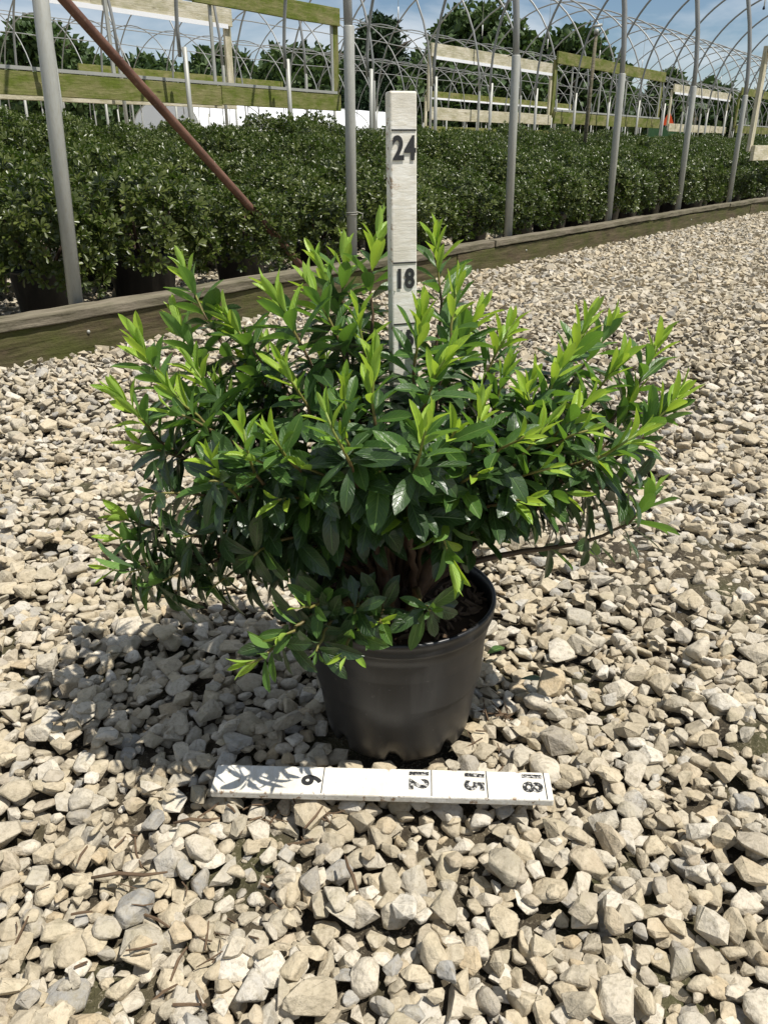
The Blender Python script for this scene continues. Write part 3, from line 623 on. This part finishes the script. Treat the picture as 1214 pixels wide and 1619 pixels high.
# ================================================================== FAR BACKGROUND
def tree(px, top, w, depth, kind, label, seed, squat=1.0):
    base = at_y(px, 237, depth); base.z = 0.55; H = at_y(px, top, depth).z - base.z; Rr = w / 2 / FPX * depth * 1.02
    g = np.random.default_rng(seed); o = tag(empty('pine_tree' if kind == 'pine' else 'broadleaf_tree', base), label, 'tree', 'trees beyond the greenhouses')
    b = MB(); b.tube([(0, 0, -.2), (0.1, 0, H * .4), (0, 0.1, H * .9)], [Rr * .10, Rr * .07, Rr * .02], 7)
    for k in range(7):
        a = k * 2.4; z = H * (.3 + .08 * k); b.tube([(0, 0, z), (math.cos(a) * Rr * .4, math.sin(a) * Rr * .4, z + H * .1), (math.cos(a) * Rr * .75, math.sin(a) * Rr * .75, z + H * .16)], [Rr * .04, Rr * .03, Rr * .01], 5)
    link('trunk', b.mesh('trunk', True), o, M['trunk'])
    nc = 115; C = []
    for i in range(nc):
        z = g.uniform(0.16, .96); a = g.uniform(0, 6.28)
        prof = (1 - z) ** .7 * 1.15 if kind == 'pine' else math.sin(math.pi * min(1, (z * .93 + .05)) ** .85) ** .6
        r = Rr * prof * math.sqrt(g.uniform(.25, 1.0)) * .86; C.append((r * math.cos(a), r * math.sin(a), z * H, Rr * g.uniform(.2, .36)))
    P, Tn = [], []
    for x, y, z, r in C:
        n = 112; d = g.normal(size=(n, 3)); d /= np.linalg.norm(d, axis=1)[:, None]; P.append(np.array([x, y, z]) + d * r * g.uniform(.45, 1.05, (n, 1)) * np.array([1, 1, .75])); Tn.append(np.clip(g.normal(.45, .22) + g.normal(0, .12, n), 0, .99))
    P = np.concatenate(P); Tn = np.concatenate(Tn); n = len(P); D = g.normal(size=(n, 3)); D /= np.linalg.norm(D, axis=1)[:, None]; N = g.normal(size=(n, 3)) + np.array([0, 0, .8]); N -= D * (N * D).sum(1)[:, None]; N /= np.linalg.norm(N, axis=1)[:, None]
    l = depth / 70 * g.uniform(.42, .95, n); V, F = leaf_quads(P, D, N, l, l * (.28 if kind == 'pine' else .6))
    link('crown', mesh('crown', V, F, False, {'tint': np.repeat(Tn, 4)}), o, M['pine' if kind == 'pine' else 'tree'])
for i, (px, top, w, dp, kd, lab) in enumerate((
        (95, 44, 150, 66, 'broad', 'dark tree behind the thick left pole and rusty brace'), (-20, 62, 150, 72, 'broad', 'tree cut by the left edge behind the wooden frame'),
        (235, 108, 200, 84, 'broad', 'low distant tree seen through the left wooden frame'), (365, 92, 150, 80, 'broad', 'distant tree behind the white end post of the left frame'),
        (480, 90, 170, 70, 'broad', 'bushy tree just left of the second pole'), (598, 36, 140, 62, 'pine', 'dark pine above the white measuring stick'),
        (545, 95, 110, 74, 'broad', 'small tree low behind the second pole'),
        (752, 12, 170, 64, 'broad', 'tallest broad tree, right of the measuring stick'), (690, 88, 120, 60, 'broad', 'low tree filling the gap left of the tallest tree'),
        (878, 62, 185, 66, 'broad', 'dark spreading tree right of the tallest tree'), (815, 112, 110, 58, 'broad', 'low tree in front of the tallest tree, right side'),
        (1042, 121, 62, 76, 'broad', 'small rounded tree above the orange triangle'), (1100, 142, 110, 84, 'broad', 'low far tree between the right-hand poles'), (965, 150, 120, 84, 'broad', 'low far tree behind the pale sprinkler riser'),
        (1180, 158, 110, 90, 'broad', 'far low tree near the right edge'), (155, 92, 130, 74, 'broad', 'tree behind the upper end of the rusty brace'))):
    tree(px, top, w, dp, kd, lab, 900 + i)
# white plastic tunnel
tn = tag(empty('plastic_tunnel', row(28.8, 34.2, 0.55), ROW), 'long low tunnel covered in white plastic at the back of the nursery', 'tunnel')
b = MB(); n = 22; L = 33
prof = [(0, 0)] + [(2.6 - 2.6 * math.cos(math.pi * i / 14), 1.35 + 1.25 * math.sin(math.pi * i / 14)) for i in range(15)] + [(5.2, 0)]
V = [(L * i / n, y, z + (0.02 * math.sin(i * 2.1) if j else 0)) for i in range(n + 1) for j, (y, z) in enumerate(prof)]; k = len(prof)
F = [(i * k + j, (i + 1) * k + j, (i + 1) * k + j + 1, i * k + j + 1) for i in range(n) for j in range(k - 1)] + [tuple(range(k - 1, -1, -1)), tuple(n * k + j for j in range(k))]
link('cover', mesh('cover', V, F), tn, M['poly'])
for i in range(0, n + 1, 3):
    b = MB(); b.tube([(L * i / n, y, z) for y, z in [(p[0] * 1.0, p[1] + .03) for p in prof]], 0.03, 5); link('batten', b.mesh('batten'), tn, M['galv'])
b = MB(); b.box(-.03, L, -.06, .0, 0, .3); link('base_board', b.mesh('base_board'), tn, M['edgetop'])
def shed(px, depth, w, h, m, label, rz, seed):
    base = at_y(px, 237, depth); base.z = .55; o = tag(empty('shed', base, rz), label, 'shed')
    b = MB(); b.box(-w / 2, w / 2, -3, 3, 0, h * .72); wl_ = link('wall', b.mesh('wall'), o, m)
    for i in range(int(w / .6)):
        b = MB(); b.box(-w / 2 + .3 + i * .6 - .02, -w / 2 + .3 + i * .6 + .02, -3.03, -3.001, .02, h * .72 - .02); link('siding_batten', b.mesh('siding_batten'), wl_, m)
    b = MB(); pr = [(-w / 2 - .15, h * .70)] + [(-(w / 2 + .1) * math.cos(math.pi * i / 12), h * .725 + h * .28 * math.sin(math.pi * i / 12)) for i in range(13)] + [(w / 2 + .15, h * .70)]
    V = [(x, y, z) for y in (-3.2, 3.2) for x, z in pr]; k = len(pr); F = [(j, j + 1, k + j + 1, k + j) for j in range(k - 1)] + [tuple(range(k)), tuple(range(2 * k - 1, k - 1, -1))]
    link('roof', mesh('roof', V, F), o, m)
    b = MB(); b.box(-.5, .5, -3.06, -3.032, 0.01, 2.0); dr = link('door', b.mesh('door'), o, M['dark']); b = MB(); b.box(.36, .42, -3.10, -3.061, .95, 1.1); link('handle', b.mesh('handle'), dr, M['galv'])
shed(1056, 84, 3.2, 3.9, M['beige'], 'beige arched shed behind the orange triangle', R(-8), 1)
shed(1096, 92, 4.2, 2.9, M['greysid'], 'grey sided shed to the right of the beige arched one', R(-12), 2)
shed(862, 84, 4.0, 3.2, M['beige'], 'beige arched shed seen through the middle wooden frame', R(4), 3)
wp = at_y(1050, 237, 42); wp.z = .58
wg = tag(empty('wagon', wp, R(-15)), 'small green wagon carrying an orange slow-vehicle triangle', 'wagon')
b = MB(); b.box(-.8, .8, -.0, 2.4, .55, 1.22); link('body', b.mesh('body'), wg, M['wagon'])
for x in (-.7, .7):
    wh = MB(); wh.tube([(x - .1, .6, .33), (x + .1, .6, .33)], .33, 16); ty = link('wheel', wh.mesh('wheel'), wg, M['rubber']); wh = MB(); wh.tube([(x - .11, .6, .33), (x + .11, .6, .33)], .16, 12); link('rim', wh.mesh('rim'), ty, M['galv'])
b = MB(); b.add([(-.29, -.03, 1.30), (.29, -.03, 1.30), (.04, -.03, 1.85), (-.04, -.03, 1.85), (-.29, -.012, 1.30), (.29, -.012, 1.30), (.04, -.012, 1.85), (-.04, -.012, 1.85)], [(0, 1, 2, 3), (7, 6, 5, 4), (0, 4, 5, 1), (1, 5, 6, 2), (2, 6, 7, 3), (3, 7, 4, 0)])
link('slow_sign', b.mesh('slow_sign'), wg, M['orange'])
b = MB(); b.box(-.03, .03, -.008, .02, 1.1, 1.5); link('sign_bracket', b.mesh('sign_bracket'), wg, M['galv'])

# ================================================================== HERO: POT, SOIL, STICK, RULER
RIM_Z, RIM_R, BASE_R = 0.208, 0.139, 0.108
plant = tag(empty('potted_plant', (POT_C.x, POT_C.y, -0.012)), 'large evergreen shrub with bright lime new shoots in a black nursery pot', 'potted plant')
PO = Vector(plant.location)
zz = RIM_Z + 0.012
def pot_hero():
    seg = 96; prof = [(0.001, 0.012), (BASE_R - .012, 0.010), (BASE_R - .004, 0.0), (BASE_R, 0.006), (BASE_R + 0.004, 0.03)]
    for i in range(1, 10): f = i / 10; prof.append((BASE_R + .004 + (RIM_R - .011 - BASE_R) * f, 0.03 + (zz - .055) * f))
    prof += [(RIM_R - .0075, zz - .026), (RIM_R - .003, zz - .024), (RIM_R - .0015, zz - .019), (RIM_R - .003, zz - .0165), (RIM_R - .002, zz - .008), (RIM_R + .0005, zz - .004), (RIM_R, zz), (RIM_R - .003, zz + .0015), (RIM_R - .0062, zz - .001), (RIM_R - .008, zz - .012), (RIM_R - .012, zz - .06), (RIM_R - .015, 0.10)]
    V, F = [], []
    for j, (r, z) in enumerate(prof):
        for k in range(seg):
            a = 2 * math.pi * k / seg; rr, z2 = r, z
            if 1 <= j <= 4:                                     # moulded foot: drain notches round the base
                c = math.cos(a * 8 + .6); 
                if c > .72 and j < 4: z2 = z + .011 * min(1, (c - .72) / .15); rr = r - .004 * min(1, (c - .72) / .15) * (j in (2, 3))
            rr *= 1 + .006 * math.sin(2 * a + .5) * (z / zz)
            if j in (6, 7, 12, 13): rr += .0011 * (1 if j in (7, 13) else -.3)
            V.append((rr * math.cos(a), rr * math.sin(a), z2))
    n = len(prof)
    for i in range(n - 1):
        for k in range(seg):
            k2 = (k + 1) % seg; F.append((i * seg + k, i * seg + k2, (i + 1) * seg + k2, (i + 1) * seg + k))
    return mesh('pot', V, F, True)
link('pot', pot_hero(), plant, M['pot'])
Vs, Fs = [], []; nrr, na = 12, 48; sz_ = zz - 0.026
for i in range(nrr + 1):
    for k in range(na):
        r = (RIM_R - .0095) * i / nrr; a = 2 * math.pi * k / na; x, y = r * math.cos(a), r * math.sin(a)
        Vs.append((x, y, sz_ + .006 * mnoise.noise((x * 40, y * 40, 1)) + .004 * mnoise.noise((x * 110, y * 110, 4)) + 0.012 * (1 - (i / nrr) ** 2)))
for i in range(nrr):
    for k in range(na): k2 = (k + 1) % na; Fs.append((i * na + k, (i + 1) * na + k, (i + 1) * na + k2, i * na + k2))
link('soil', mesh('soil', Vs, Fs, True), plant, M['potting'])
def chips(n, g, pos, Lr, Wr):
    b = MB()
    for _ in range(n):
        p = pos(); a = g.uniform(0, 6.28); L = g.uniform(*Lr); w = g.uniform(*Wr); d = Vector((math.cos(a), math.sin(a), g.gauss(0, .3))).normalized(); q = [p - d * L / 2, p + Vector((g.gauss(0, L * .06), g.gauss(0, L * .06), g.gauss(0, L * .05))), p + d * L / 2]
        b.tube(q, [w, w * 1.1, w * .7], 5)
    return b
def soil_pos():
    a, r = rnd.uniform(0, 6.28), RIM_R * .9 * math.sqrt(rnd.random()); return Vector((r * math.cos(a), r * math.sin(a), sz_ + .012 * (1 - (r / RIM_R) ** 2) + .004))
o = link('bark_mulch', chips(260, rnd, soil_pos, (.008, .03), (.0012, .0035)).mesh('bark_mulch', False), plant, M['twig']); tag(o, kind='stuff')

def text_mesh(txt, size, offset, spacing=1.0):
    c = bpy.data.curves.new('numeral', 'FONT'); c.body = txt; c.size = size; c.offset = offset; c.align_x = 'CENTER'; c.align_y = 'CENTER'; c.extrude = 0.00025; c.space_character = spacing; c.resolution_u = 6
    o = bpy.data.objects.new('tmp', c); COL.objects.link(o); dg = bpy.context.evaluated_depsgraph_get(); dg.update(); me = bpy.data.meshes.new_from_object(o.evaluated_get(dg)); bpy.data.objects.remove(o); bpy.data.curves.remove(c)
    P = np.array([v.co for v in me.vertices]); mid = (P.max(0) + P.min(0)) / 2
    for v in me.vertices: v.co.x -= mid[0]; v.co.y -= mid[1]
    me.materials.clear(); me.name = 'numeral'; return me
def lath(name, L, W, Tk, seed, parent):
    return link(name, plank_mesh(name, L, W, Tk, 0.0022, 30, 0.0006, seed), parent, M['paint' if W < .04 else 'paint_ruler'])
# upright stick: x local = up
SW = 0.0345
top = at_y(633.5, 144, 1.067); bot = Vector((top.x + 0.012, 1.045, 0.13)); SL = (top - bot).length
stick = tag(empty('measuring_stick', bot), 'upright white painted measuring stick marked 24 and 18, standing in the pot', 'measuring stick')
up = (top - bot).normalized(); face = Vector((0.33, -1, 0)); face = (face - up * face.dot(up)).normalized(); side = up.cross(face)   # local x = up, z = out of the face
mt = Matrix((up, face.cross(up), face)).transposed(); stick.rotation_euler = mt.to_euler()
lath('board', SL, SW, 0.019, 77, stick)
for inch in (24, 18, 15):
    zw = {24: .807, 18: .654, 15: .577}[inch]; x = (zw - bot.z) / up.z
    b = MB(); b.box(x - .0009, x + .0009, -SW * .46, SW * .46, .0096, .0101); link('mark_line', b.mesh('mark_line'), stick, M['ink'])
    sz = .040 if inch == 24 else (.036 if inch == 18 else .033)
    o = link('numeral', text_mesh(str(inch), sz, .0012, 1.04), stick, M['ink']); o.location = (x - .0195, -.0005 if inch == 24 else -.002, .0104); o.rotation_euler = (0, 0, R(-90)); o.scale = (.74, .92, 1)
# ruler lying on the gravel in front of the pot
rul = tag(empty('ruler', (RUL_A.x, RUL_A.y, 0.011), math.atan2(rd.y, rd.x)), 'white wooden ruler marked 6 12 15 18 lying on the gravel before the pot', 'ruler')
RW = 0.0475
lath('board', rl, RW, 0.012, 78, rul); rul.rotation_euler = (R(4), R(-0.4), math.atan2(rd.y, rd.x))
fr = {6: (512 - 337) / 535, 12: (684 - 337) / 535, 15: (771 - 337) / 535, 18: (862 - 337) / 535}
for inch, f in fr.items():
    x = rl * f; b = MB(); b.box(x - .0006, x + .0006, -RW * .47, RW * .47, .0062, .0066); link('mark_line', b.mesh('mark_line'), rul, M['ink'])
    o = link('numeral', text_mesh(str(inch), .035, .0012, 1.05), rul, M['stencil' if inch != 6 else 'ink']); o.location = (x - .0165, .003, .0068); o.rotation_euler = (0, 0, R(-90 + rnd.uniform(-5, 5)))
    if inch == 6: o.location = (x - .015, -.001, .0068)

# ================================================================== HERO: THE SHRUB
def leaf_template(Lr, seed, curl, fold, narrow, obov):
    g = random.Random(seed); nu, nv = 9, 5; V, UV, F = [], [], []
    ph = g.uniform(0, 6.28)
    for i in range(nu):
        u = i / (nu - 1); 
        wv = (math.sin(math.pi * min(1, u ** obov)) ** .66) * narrow * .5 if 0 < u < 1 else 0.0
        if i == 0: wv = .012
        if i == nu - 1: wv = .004
        for j in range(nv):
            q = (j / (nv - 1) - .5) * 2; y = q * wv
            z = abs(q) * wv * fold - curl * u * u + .012 * math.sin(u * 9 + ph) * abs(q) + .010 * math.sin(u * 5 + ph * 2) * (1 if q > 0 else -1) * abs(q)
            x = u * (1 - .18 * curl * u)
            V.append((x, y, z)); UV.append((u, .5 + q * .5))
    for i in range(nu - 1):
        for j in range(nv - 1): F.append((i * nv + j, (i + 1) * nv + j, (i + 1) * nv + j + 1, i * nv + j + 1))
    return np.array(V), np.array(F), np.array(UV)
LT = {'mature': [leaf_template(1, 1 + i, rnd.uniform(.05, .34), rnd.uniform(.12, .42), rnd.uniform(.28, .36), rnd.uniform(1.2, 1.5)) for i in range(14)],
      'mid': [leaf_template(1, 31 + i, rnd.uniform(.0, .25), rnd.uniform(.25, .6), rnd.uniform(.30, .37), rnd.uniform(1.1, 1.35)) for i in range(8)],
      'young': [leaf_template(1, 61 + i, rnd.uniform(-.08, .2), rnd.uniform(.35, .85), rnd.uniform(.22, .30), rnd.uniform(.95, 1.15)) for i in range(10)]}
LM = {k: [mesh('leaf', v, f, True, {'tint': np.full(len(v), rnd.random())}, uv) for v, f, uv in l] for k, l in LT.items()}
leaves = []      # (kind, template, matrix)
branches = []
def put_leaf(kind, base, d, nrm, L):
    d = d.normalized(); n = nrm - d * nrm.dot(d)
    if n.length < 1e-4: n = d.orthogonal()
    n.normalize(); s = n.cross(d); roll = rnd.gauss(0, .25); n2 = n * math.cos(roll) + s * math.sin(roll); s = n2.cross(d)
    m = Matrix((d * L, s * L, n2 * L)).transposed().to_4x4(); m.translation = base
    leaves.append((kind, rnd.randrange(len(LT[kind])), m))
def bez(a, b, c, d, t): return a * (1 - t) ** 3 + b * 3 * t * (1 - t) ** 2 + c * 3 * t * t * (1 - t) + d * t ** 3
TRUNK = [Vector((POT_C.x + dx, POT_C.y + dy, .20)) for dx, dy in ((0, 0), (-.025, -.01), (.03, .005), (.0, .03), (-.012, -.03), (.02, -.025))]
G = 2.39996
def shoot(tip, flush, dirn=None, leafy=.125, start=None, big=1.0):
    tip = Vector(tip); hor = Vector((tip.x - POT_C.x, tip.y - POT_C.y, 0))
    if start is None:
        start = min(TRUNK, key=lambda q: (Vector((q.x, q.y, 0)) - Vector((POT_C.x, POT_C.y, 0)) - hor * .1).length + rnd.random() * .02).copy()
    if dirn is None:
        dirn = Vector((hor.x * 1.5 + rnd.gauss(0, .18), hor.y * 1.5 + rnd.gauss(0, .18), .85))
    dirn = Vector(dirn).normalized(); Lp = (tip - start).length
    c1 = start + Vector((hor.x * .22, hor.y * .22, .10 + .12 * max(0, tip.z - .3))); c2 = tip - dirn * Lp * .36
    N = 18; pts = [bez(start, c1, c2, tip, i / N) for i in range(N + 1)]
    pts = [p + Vector((rnd.gauss(0, .0018), rnd.gauss(0, .0018), 0)) if 0 < i < N else p for i, p in enumerate(pts)]
    rad = [.0052 * (1 - i / N) ** 1.2 + .0013 for i in range(N + 1)]
    cum = [0.0]
    for i in range(N): cum.append(cum[-1] + (pts[i + 1] - pts[i]).length)
    tot = cum[-1]
    def at(dist):            # point and tangent at a distance below the tip
        s = max(0, tot - dist)
        for i in range(N):
            if cum[i + 1] >= s or i == N - 1:
                f = (s - cum[i]) / max(1e-6, cum[i + 1] - cum[i]); return pts[i].lerp(pts[i + 1], f), (pts[i + 1] - pts[i]).normalized()
    age = [min(1, max(0, 1 - (tot - c) / (.16 if flush > .3 else .3))) * (1 if flush > .3 else .7) for c in cum]
    branches.append((pts, rad, age))
    a0 = rnd.uniform(0, 6.28); i = 0
    def one(dist, ang, L, kind, droop):
        nonlocal i
        p, ax = at(dist); o1 = ax.orthogonal().normalized(); o2 = ax.cross(o1); w = a0 + i * G + rnd.gauss(0, .2); i += 1
        rad_ = o1 * math.cos(w) + o2 * math.sin(w); an = R(ang + rnd.gauss(0, 9))
        d = ax * math.cos(an) + rad_ * math.sin(an) + Vector((0, 0, -droop)); nr_ = ax * math.sin(an) - rad_ * math.cos(an) + Vector((0, 0, .35))
        put_leaf(kind, p + rad_ * .002, d, nr_, L)
    ly = 0.0
    if flush > 0:
        ly = (.030 + .045 * flush) * rnd.uniform(.85, 1.2); n = int(4 + 12 * flush)
        for k in range(n):
            f = k / max(1, n - 1); one(ly * f ** 1.1, 8 + 50 * f + rnd.gauss(0, 5), (.026 + .027 * f * rnd.uniform(.6, 1.15) + .008 * flush) * rnd.uniform(.85, 1.15) * big, 'young' if f < .56 + .5 * (rnd.random() - .5) else 'mid', .02)
        for k in range(rnd.randint(1, 3)): one(ly + .006 + .006 * k, 58, rnd.uniform(.045, .060) * big, 'mid', .06)
    else:
        for k in range(3): one(.001, 22, rnd.uniform(.014, .024), 'mid', 0)
    dist = ly + (.012 if flush > 0 else .004)
    while dist < min(leafy + ly, tot * .72):
        for k in range(rnd.randint(7, 9)):
            if dist > tot * .8: break
            one(dist, rnd.uniform(52, 100), rnd.uniform(.042, .072) * big, 'mature' if rnd.random() > .10 else 'mid', rnd.uniform(.0, .30)); dist += rnd.uniform(.0015, .0045)
        dist += rnd.uniform(.018, .034)
def S(px, py, y, flush, dirn=None, **k): shoot(at_y(px, py, y), flush, dirn, **k)
TIPS = [(218, 512, 1.0, 1), (292, 400, 1.12, .8), (188, 600, .96, 1), (268, 590, .95, .7), (352, 470, 1.08, .8), (432, 440, .98, 1), (492, 425, 1.02, 1), (500, 385, 1.16, .8), (545, 372, 1.18, .9), (598, 335, 1.14, 1),
        (668, 470, .93, 1), (690, 352, 1.14, 1), (722, 425, 1.02, .9), (757, 470, 1.06, .9), (806, 492, 1.08, .8), (706, 540, .87, 1), (680, 640, .78, .5), (832, 590, .95, .8), (800, 560, 1.02, .7), (930, 480, 1.06, 1), (968, 486, 1.12, .7),
        (892, 548, .98, .9), (1040, 512, 1.06, 1), (1074, 596, 1.0, 1), (985, 540, 1.0, .9), (1034, 752, 1.02, .3), (1010, 660, .92, .6), (428, 662, .80, .6), (385, 655, .83, .4), (332, 700, .84, .5), (592, 545, .86, .9),
        (565, 470, 1.0, .8), (448, 555, .92, .7), (515, 628, .80, .4), (375, 505, 1.10, .9), (305, 555, 1.0, .9), (545, 590, .92, .6), (760, 610, .86, .7), (870, 640, .88, .6), (930, 610, .93, .7),
        (280, 480, 1.1, .9), (1005, 600, 1.05, .7)]
for px, py, y, fl in TIPS: S(px, py + 24, y, fl)
OUT = lambda px: Vector(((px - 620) / 500, -.35, .25))
for px, py, y, fl, dz, lf in ((186, 818, .97, .3, .6, .05), (172, 900, .93, .05, .05, .13), (212, 700, .95, .1, .4, .12), (245, 780, .90, 0, .15, .14), (290, 850, .88, 0, .0, .15), (335, 930, .88, 0, -.35, .13), (400, 880, .82, 0, -.2, .14), (330, 760, .82, 0, .2, .15), (440, 790, .79, .1, .1, .15), (270, 890, .93, 0, -.1, .13), (205, 905, .90, 0, -.1, .09), (240, 925, .88, 0, -.25, .09), (180, 850, .95, .1, .4, .06),
                          (480, 735, .78, .15, .35, .15), (545, 690, .79, .1, .5, .15), (600, 745, .79, 0, .2, .13), (676, 720, .79, 0, .3, .14), (755, 750, .81, .15, .3, .14), (835, 790, .85, .2, .2, .12), (905, 780, .89, .15, .15, .12), (830, 690, .84, .3, .4, .14), (960, 720, .93, .1, .3, .14), (1000, 770, .98, 0, .15, .12),
                          (930, 680, .90, .2, .4, .14), (390, 720, .81, .1, .4, .15), (270, 650, .92, .2, .5, .14), (720, 680, .81, .3, .5, .14), (870, 740, .86, .1, .3, .13), (520, 790, .80, 0, .1, .12)):
    S(px, py, y if y > .84 else .775 + (y - .70) * .46, fl, Vector(((px - 620) / 520, -.45, dz)), leafy=lf)
# low drooping sprays over the rim
for px, py, y, fl, d in ((475, 960, .79, .15, (-.6, -.7, .45)), (605, 985, .80, .12, (.2, -.8, .5)), (545, 1040, .775, .05, (-.1, -1, -.2)), (390, 1050, .775, .25, (-1, -.5, .05)), (440, 1010, .78, .1, (-.7, -.7, .1)), (500, 1030, .775, 0, (-.3, -1, -.2)), (560, 970, .80, 0, (0, -1, .3)), (680, 965, .83, 0, (.3, -.7, .3))):
    S(px, py, y, fl, d, leafy=.055, big=.9, start=Vector((POT_C.x + (px - 630) / 3000, POT_C.y - .05, .2)))
S(716, 905, .83, .75, (.25, -.5, -.75), leafy=.02, start=at_y(660, 760, .95))
# the far side and the inside of the bush
for k in range(15):
    a = rnd.uniform(.1, math.pi - .1); r = rnd.uniform(.16, .36); x, y = POT_C.x + r * math.cos(a) * 1.02, POT_C.y + r * math.sin(a) * .92
    shoot((x, y, .62 - .5 * r + rnd.gauss(0, .03)), rnd.uniform(.1, .8))
for k in range(12):
    a = rnd.uniform(0, 6.28); r = rnd.uniform(.2, .34); x, y = POT_C.x + r * math.cos(a), POT_C.y + r * math.sin(a) * .85
    if y < .9: continue
    shoot((x, y, .36 + rnd.uniform(-.06, .12)), rnd.choice((0, 0, .1, .2)), (math.cos(a), math.sin(a), .35), leafy=.2)
Minv = Matrix.Translation(-PO)
for i, (pts, rad, age) in enumerate(branches):
    b = MB(); b.tube([p - PO for p in pts], rad, 7); me = b.mesh('branch', True); at = me.attributes.new('age', 'FLOAT', 'POINT'); at.data.foreach_set('value', np.repeat(np.array(age, np.float32), 7)); link('branch', me, plant, M['shoot'])
for k, q in enumerate(TRUNK):
    b = MB(); e = Vector(((q.x - POT_C.x) * 2.2, (q.y - POT_C.y) * 2.2, .36)); s = q - PO
    b.tube([Vector((s.x * .6, s.y * .6, sz_ - .02)), Vector((s.x * .9, s.y * .9, sz_ + .03)), Vector((e.x * .8, e.y * .8, .27)), e], [.014, .0115, .009, .006], 8); link('stem', b.mesh('stem', True), plant, M['bark'])
C = np.array([np.array(m.translation) + np.array(m.col[0][:3]) * .5 for _, _, m in leaves]); dist = np.linalg.norm(C - np.array([0, 0, CAM_H]), axis=1)
u, v, zc = project(C); LL = np.array([m.col[0][:3] for _, _, m in leaves]); Ln = np.linalg.norm(LL, axis=1)
cellb = {}
for i in np.argsort(dist): cellb.setdefault((int(u[i] // 26), int(v[i] // 26)), []).append(i)
rank = np.full(len(leaves), 99); 
for l in cellb.values():
    for r_, i in enumerate(l): rank[i] = r_
sel = set(np.lexsort((dist / Ln, rank))[:300].tolist())
rest_l = {}
for i, (kind, t, m) in enumerate(leaves):
    if i in sel:
        o = link('leaf', LM[kind][t], plant, M[kind]); o.matrix_local = Minv @ m
    else: rest_l.setdefault(kind, []).append((t, m))
Vs, Fs, Us, Ts, Mi = [], [], [], [], []; b0 = 0
for ki, kind in enumerate(('mature', 'mid', 'young')):
    for t, m in rest_l.get(kind, []):
        vv, ff, uu = LT[kind][t]; mm = np.array(m); Vs.append(vv @ mm[:3, :3].T + mm[:3, 3] - np.array(PO)); Fs.append(ff + b0); Us.append(uu); b0 += len(vv); Ts.append(np.full(len(vv), rnd.random())); Mi.append(np.full(len(ff), ki))
me = mesh('leaf_mass', np.concatenate(Vs), np.concatenate(Fs), True, {'tint': np.concatenate(Ts)}, np.concatenate(Us))
for kind in ('mature', 'mid', 'young'): me.materials.append(M[kind])
me.polygons.foreach_set('material_index', np.concatenate(Mi).astype(np.int32)); tag(link('leaf_mass', me, plant), kind='stuff')
print('tris', sum(len(m.loop_triangles) if m.loop_triangles else len(m.polygons)*2 for m in bpy.data.meshes), 'gravel', len(bpy.data.objects['loose_gravel'].data.polygons)); print('leaves', len(leaves), 'branches', len(branches))

# ================================================================== LITTER
spots_l = [(on_z(120, 1380), .10, .05), (on_z(330, 1440), .09, .05), (on_z(420, 1275), .09, .02), (on_z(760, 1180), .05, .03), (on_z(230, 1480), .08, .04), (on_z(790, 1105), .03, .02)]
def lit_pos():
    c, a, b_ = rnd.choice(spots_l); x, y = c.x + rnd.gauss(0, a * .6), c.y + rnd.gauss(0, b_ * .8)
    i, j = int((x - HX0) / HC), int((y - HY0) / HC); return Vector((x, y, float(hm[i, j]) + .003))
b = chips(80, rnd, lit_pos, (.012, .042), (.0005, .0017)); tag(link('twig_litter', b.mesh('twig_litter', False), m=M['twig']), 'brown bark shreds and twigs lying between the stones', 'twigs', kind='stuff')
for px, py, L, az, lab in ((310, 1290, .06, .1, 'thick brown twig lying just below the left end of the ruler'), (555, 1392, .05, 1.9, 'short thick brown twig wedged between stones below the ruler'), (205, 1385, .09, .05, 'long thin pale twig across stones at lower left')):
    p = on_z(px, py, 0); i, j = int((p.x - HX0) / HC), int((p.y - HY0) / HC); z = float(hm[i - 3:i + 4, j - 3:j + 4].max()) + .003; d = Vector((math.cos(az), math.sin(az), .05)) * L / 2
    b = MB(); b.tube([-d, d * -.3 + Vector((0, .002, .002)), d * .4 + Vector((0, -.002, 0)), d], [.0018, .0024, .0022, .0012], 7); tag(link('twig', b.mesh('twig', True), None, M['twig'], (p.x, p.y, z)), lab, 'twig')
for px, py, az, kind, lab in ((822, 1076, .2, 'mature', 'single dark green fallen leaf on the stones right of the pot'), (770, 1035, .6, 'mid', 'fallen green leaf close to the right side of the pot')):
    p = on_z(px, py, 0.0); i, j = int((p.x - HX0) / HC), int((p.y - HY0) / HC); z = float(hm[i - 3:i + 4, j - 3:j + 4].max()) + .003
    o = link('fallen_leaf', LM[kind][2], None, M[kind], (p.x, p.y, z)); o.rotation_euler = (.15, -.1, az); o.scale = (.042,) * 3; tag(o, lab, 'leaf')
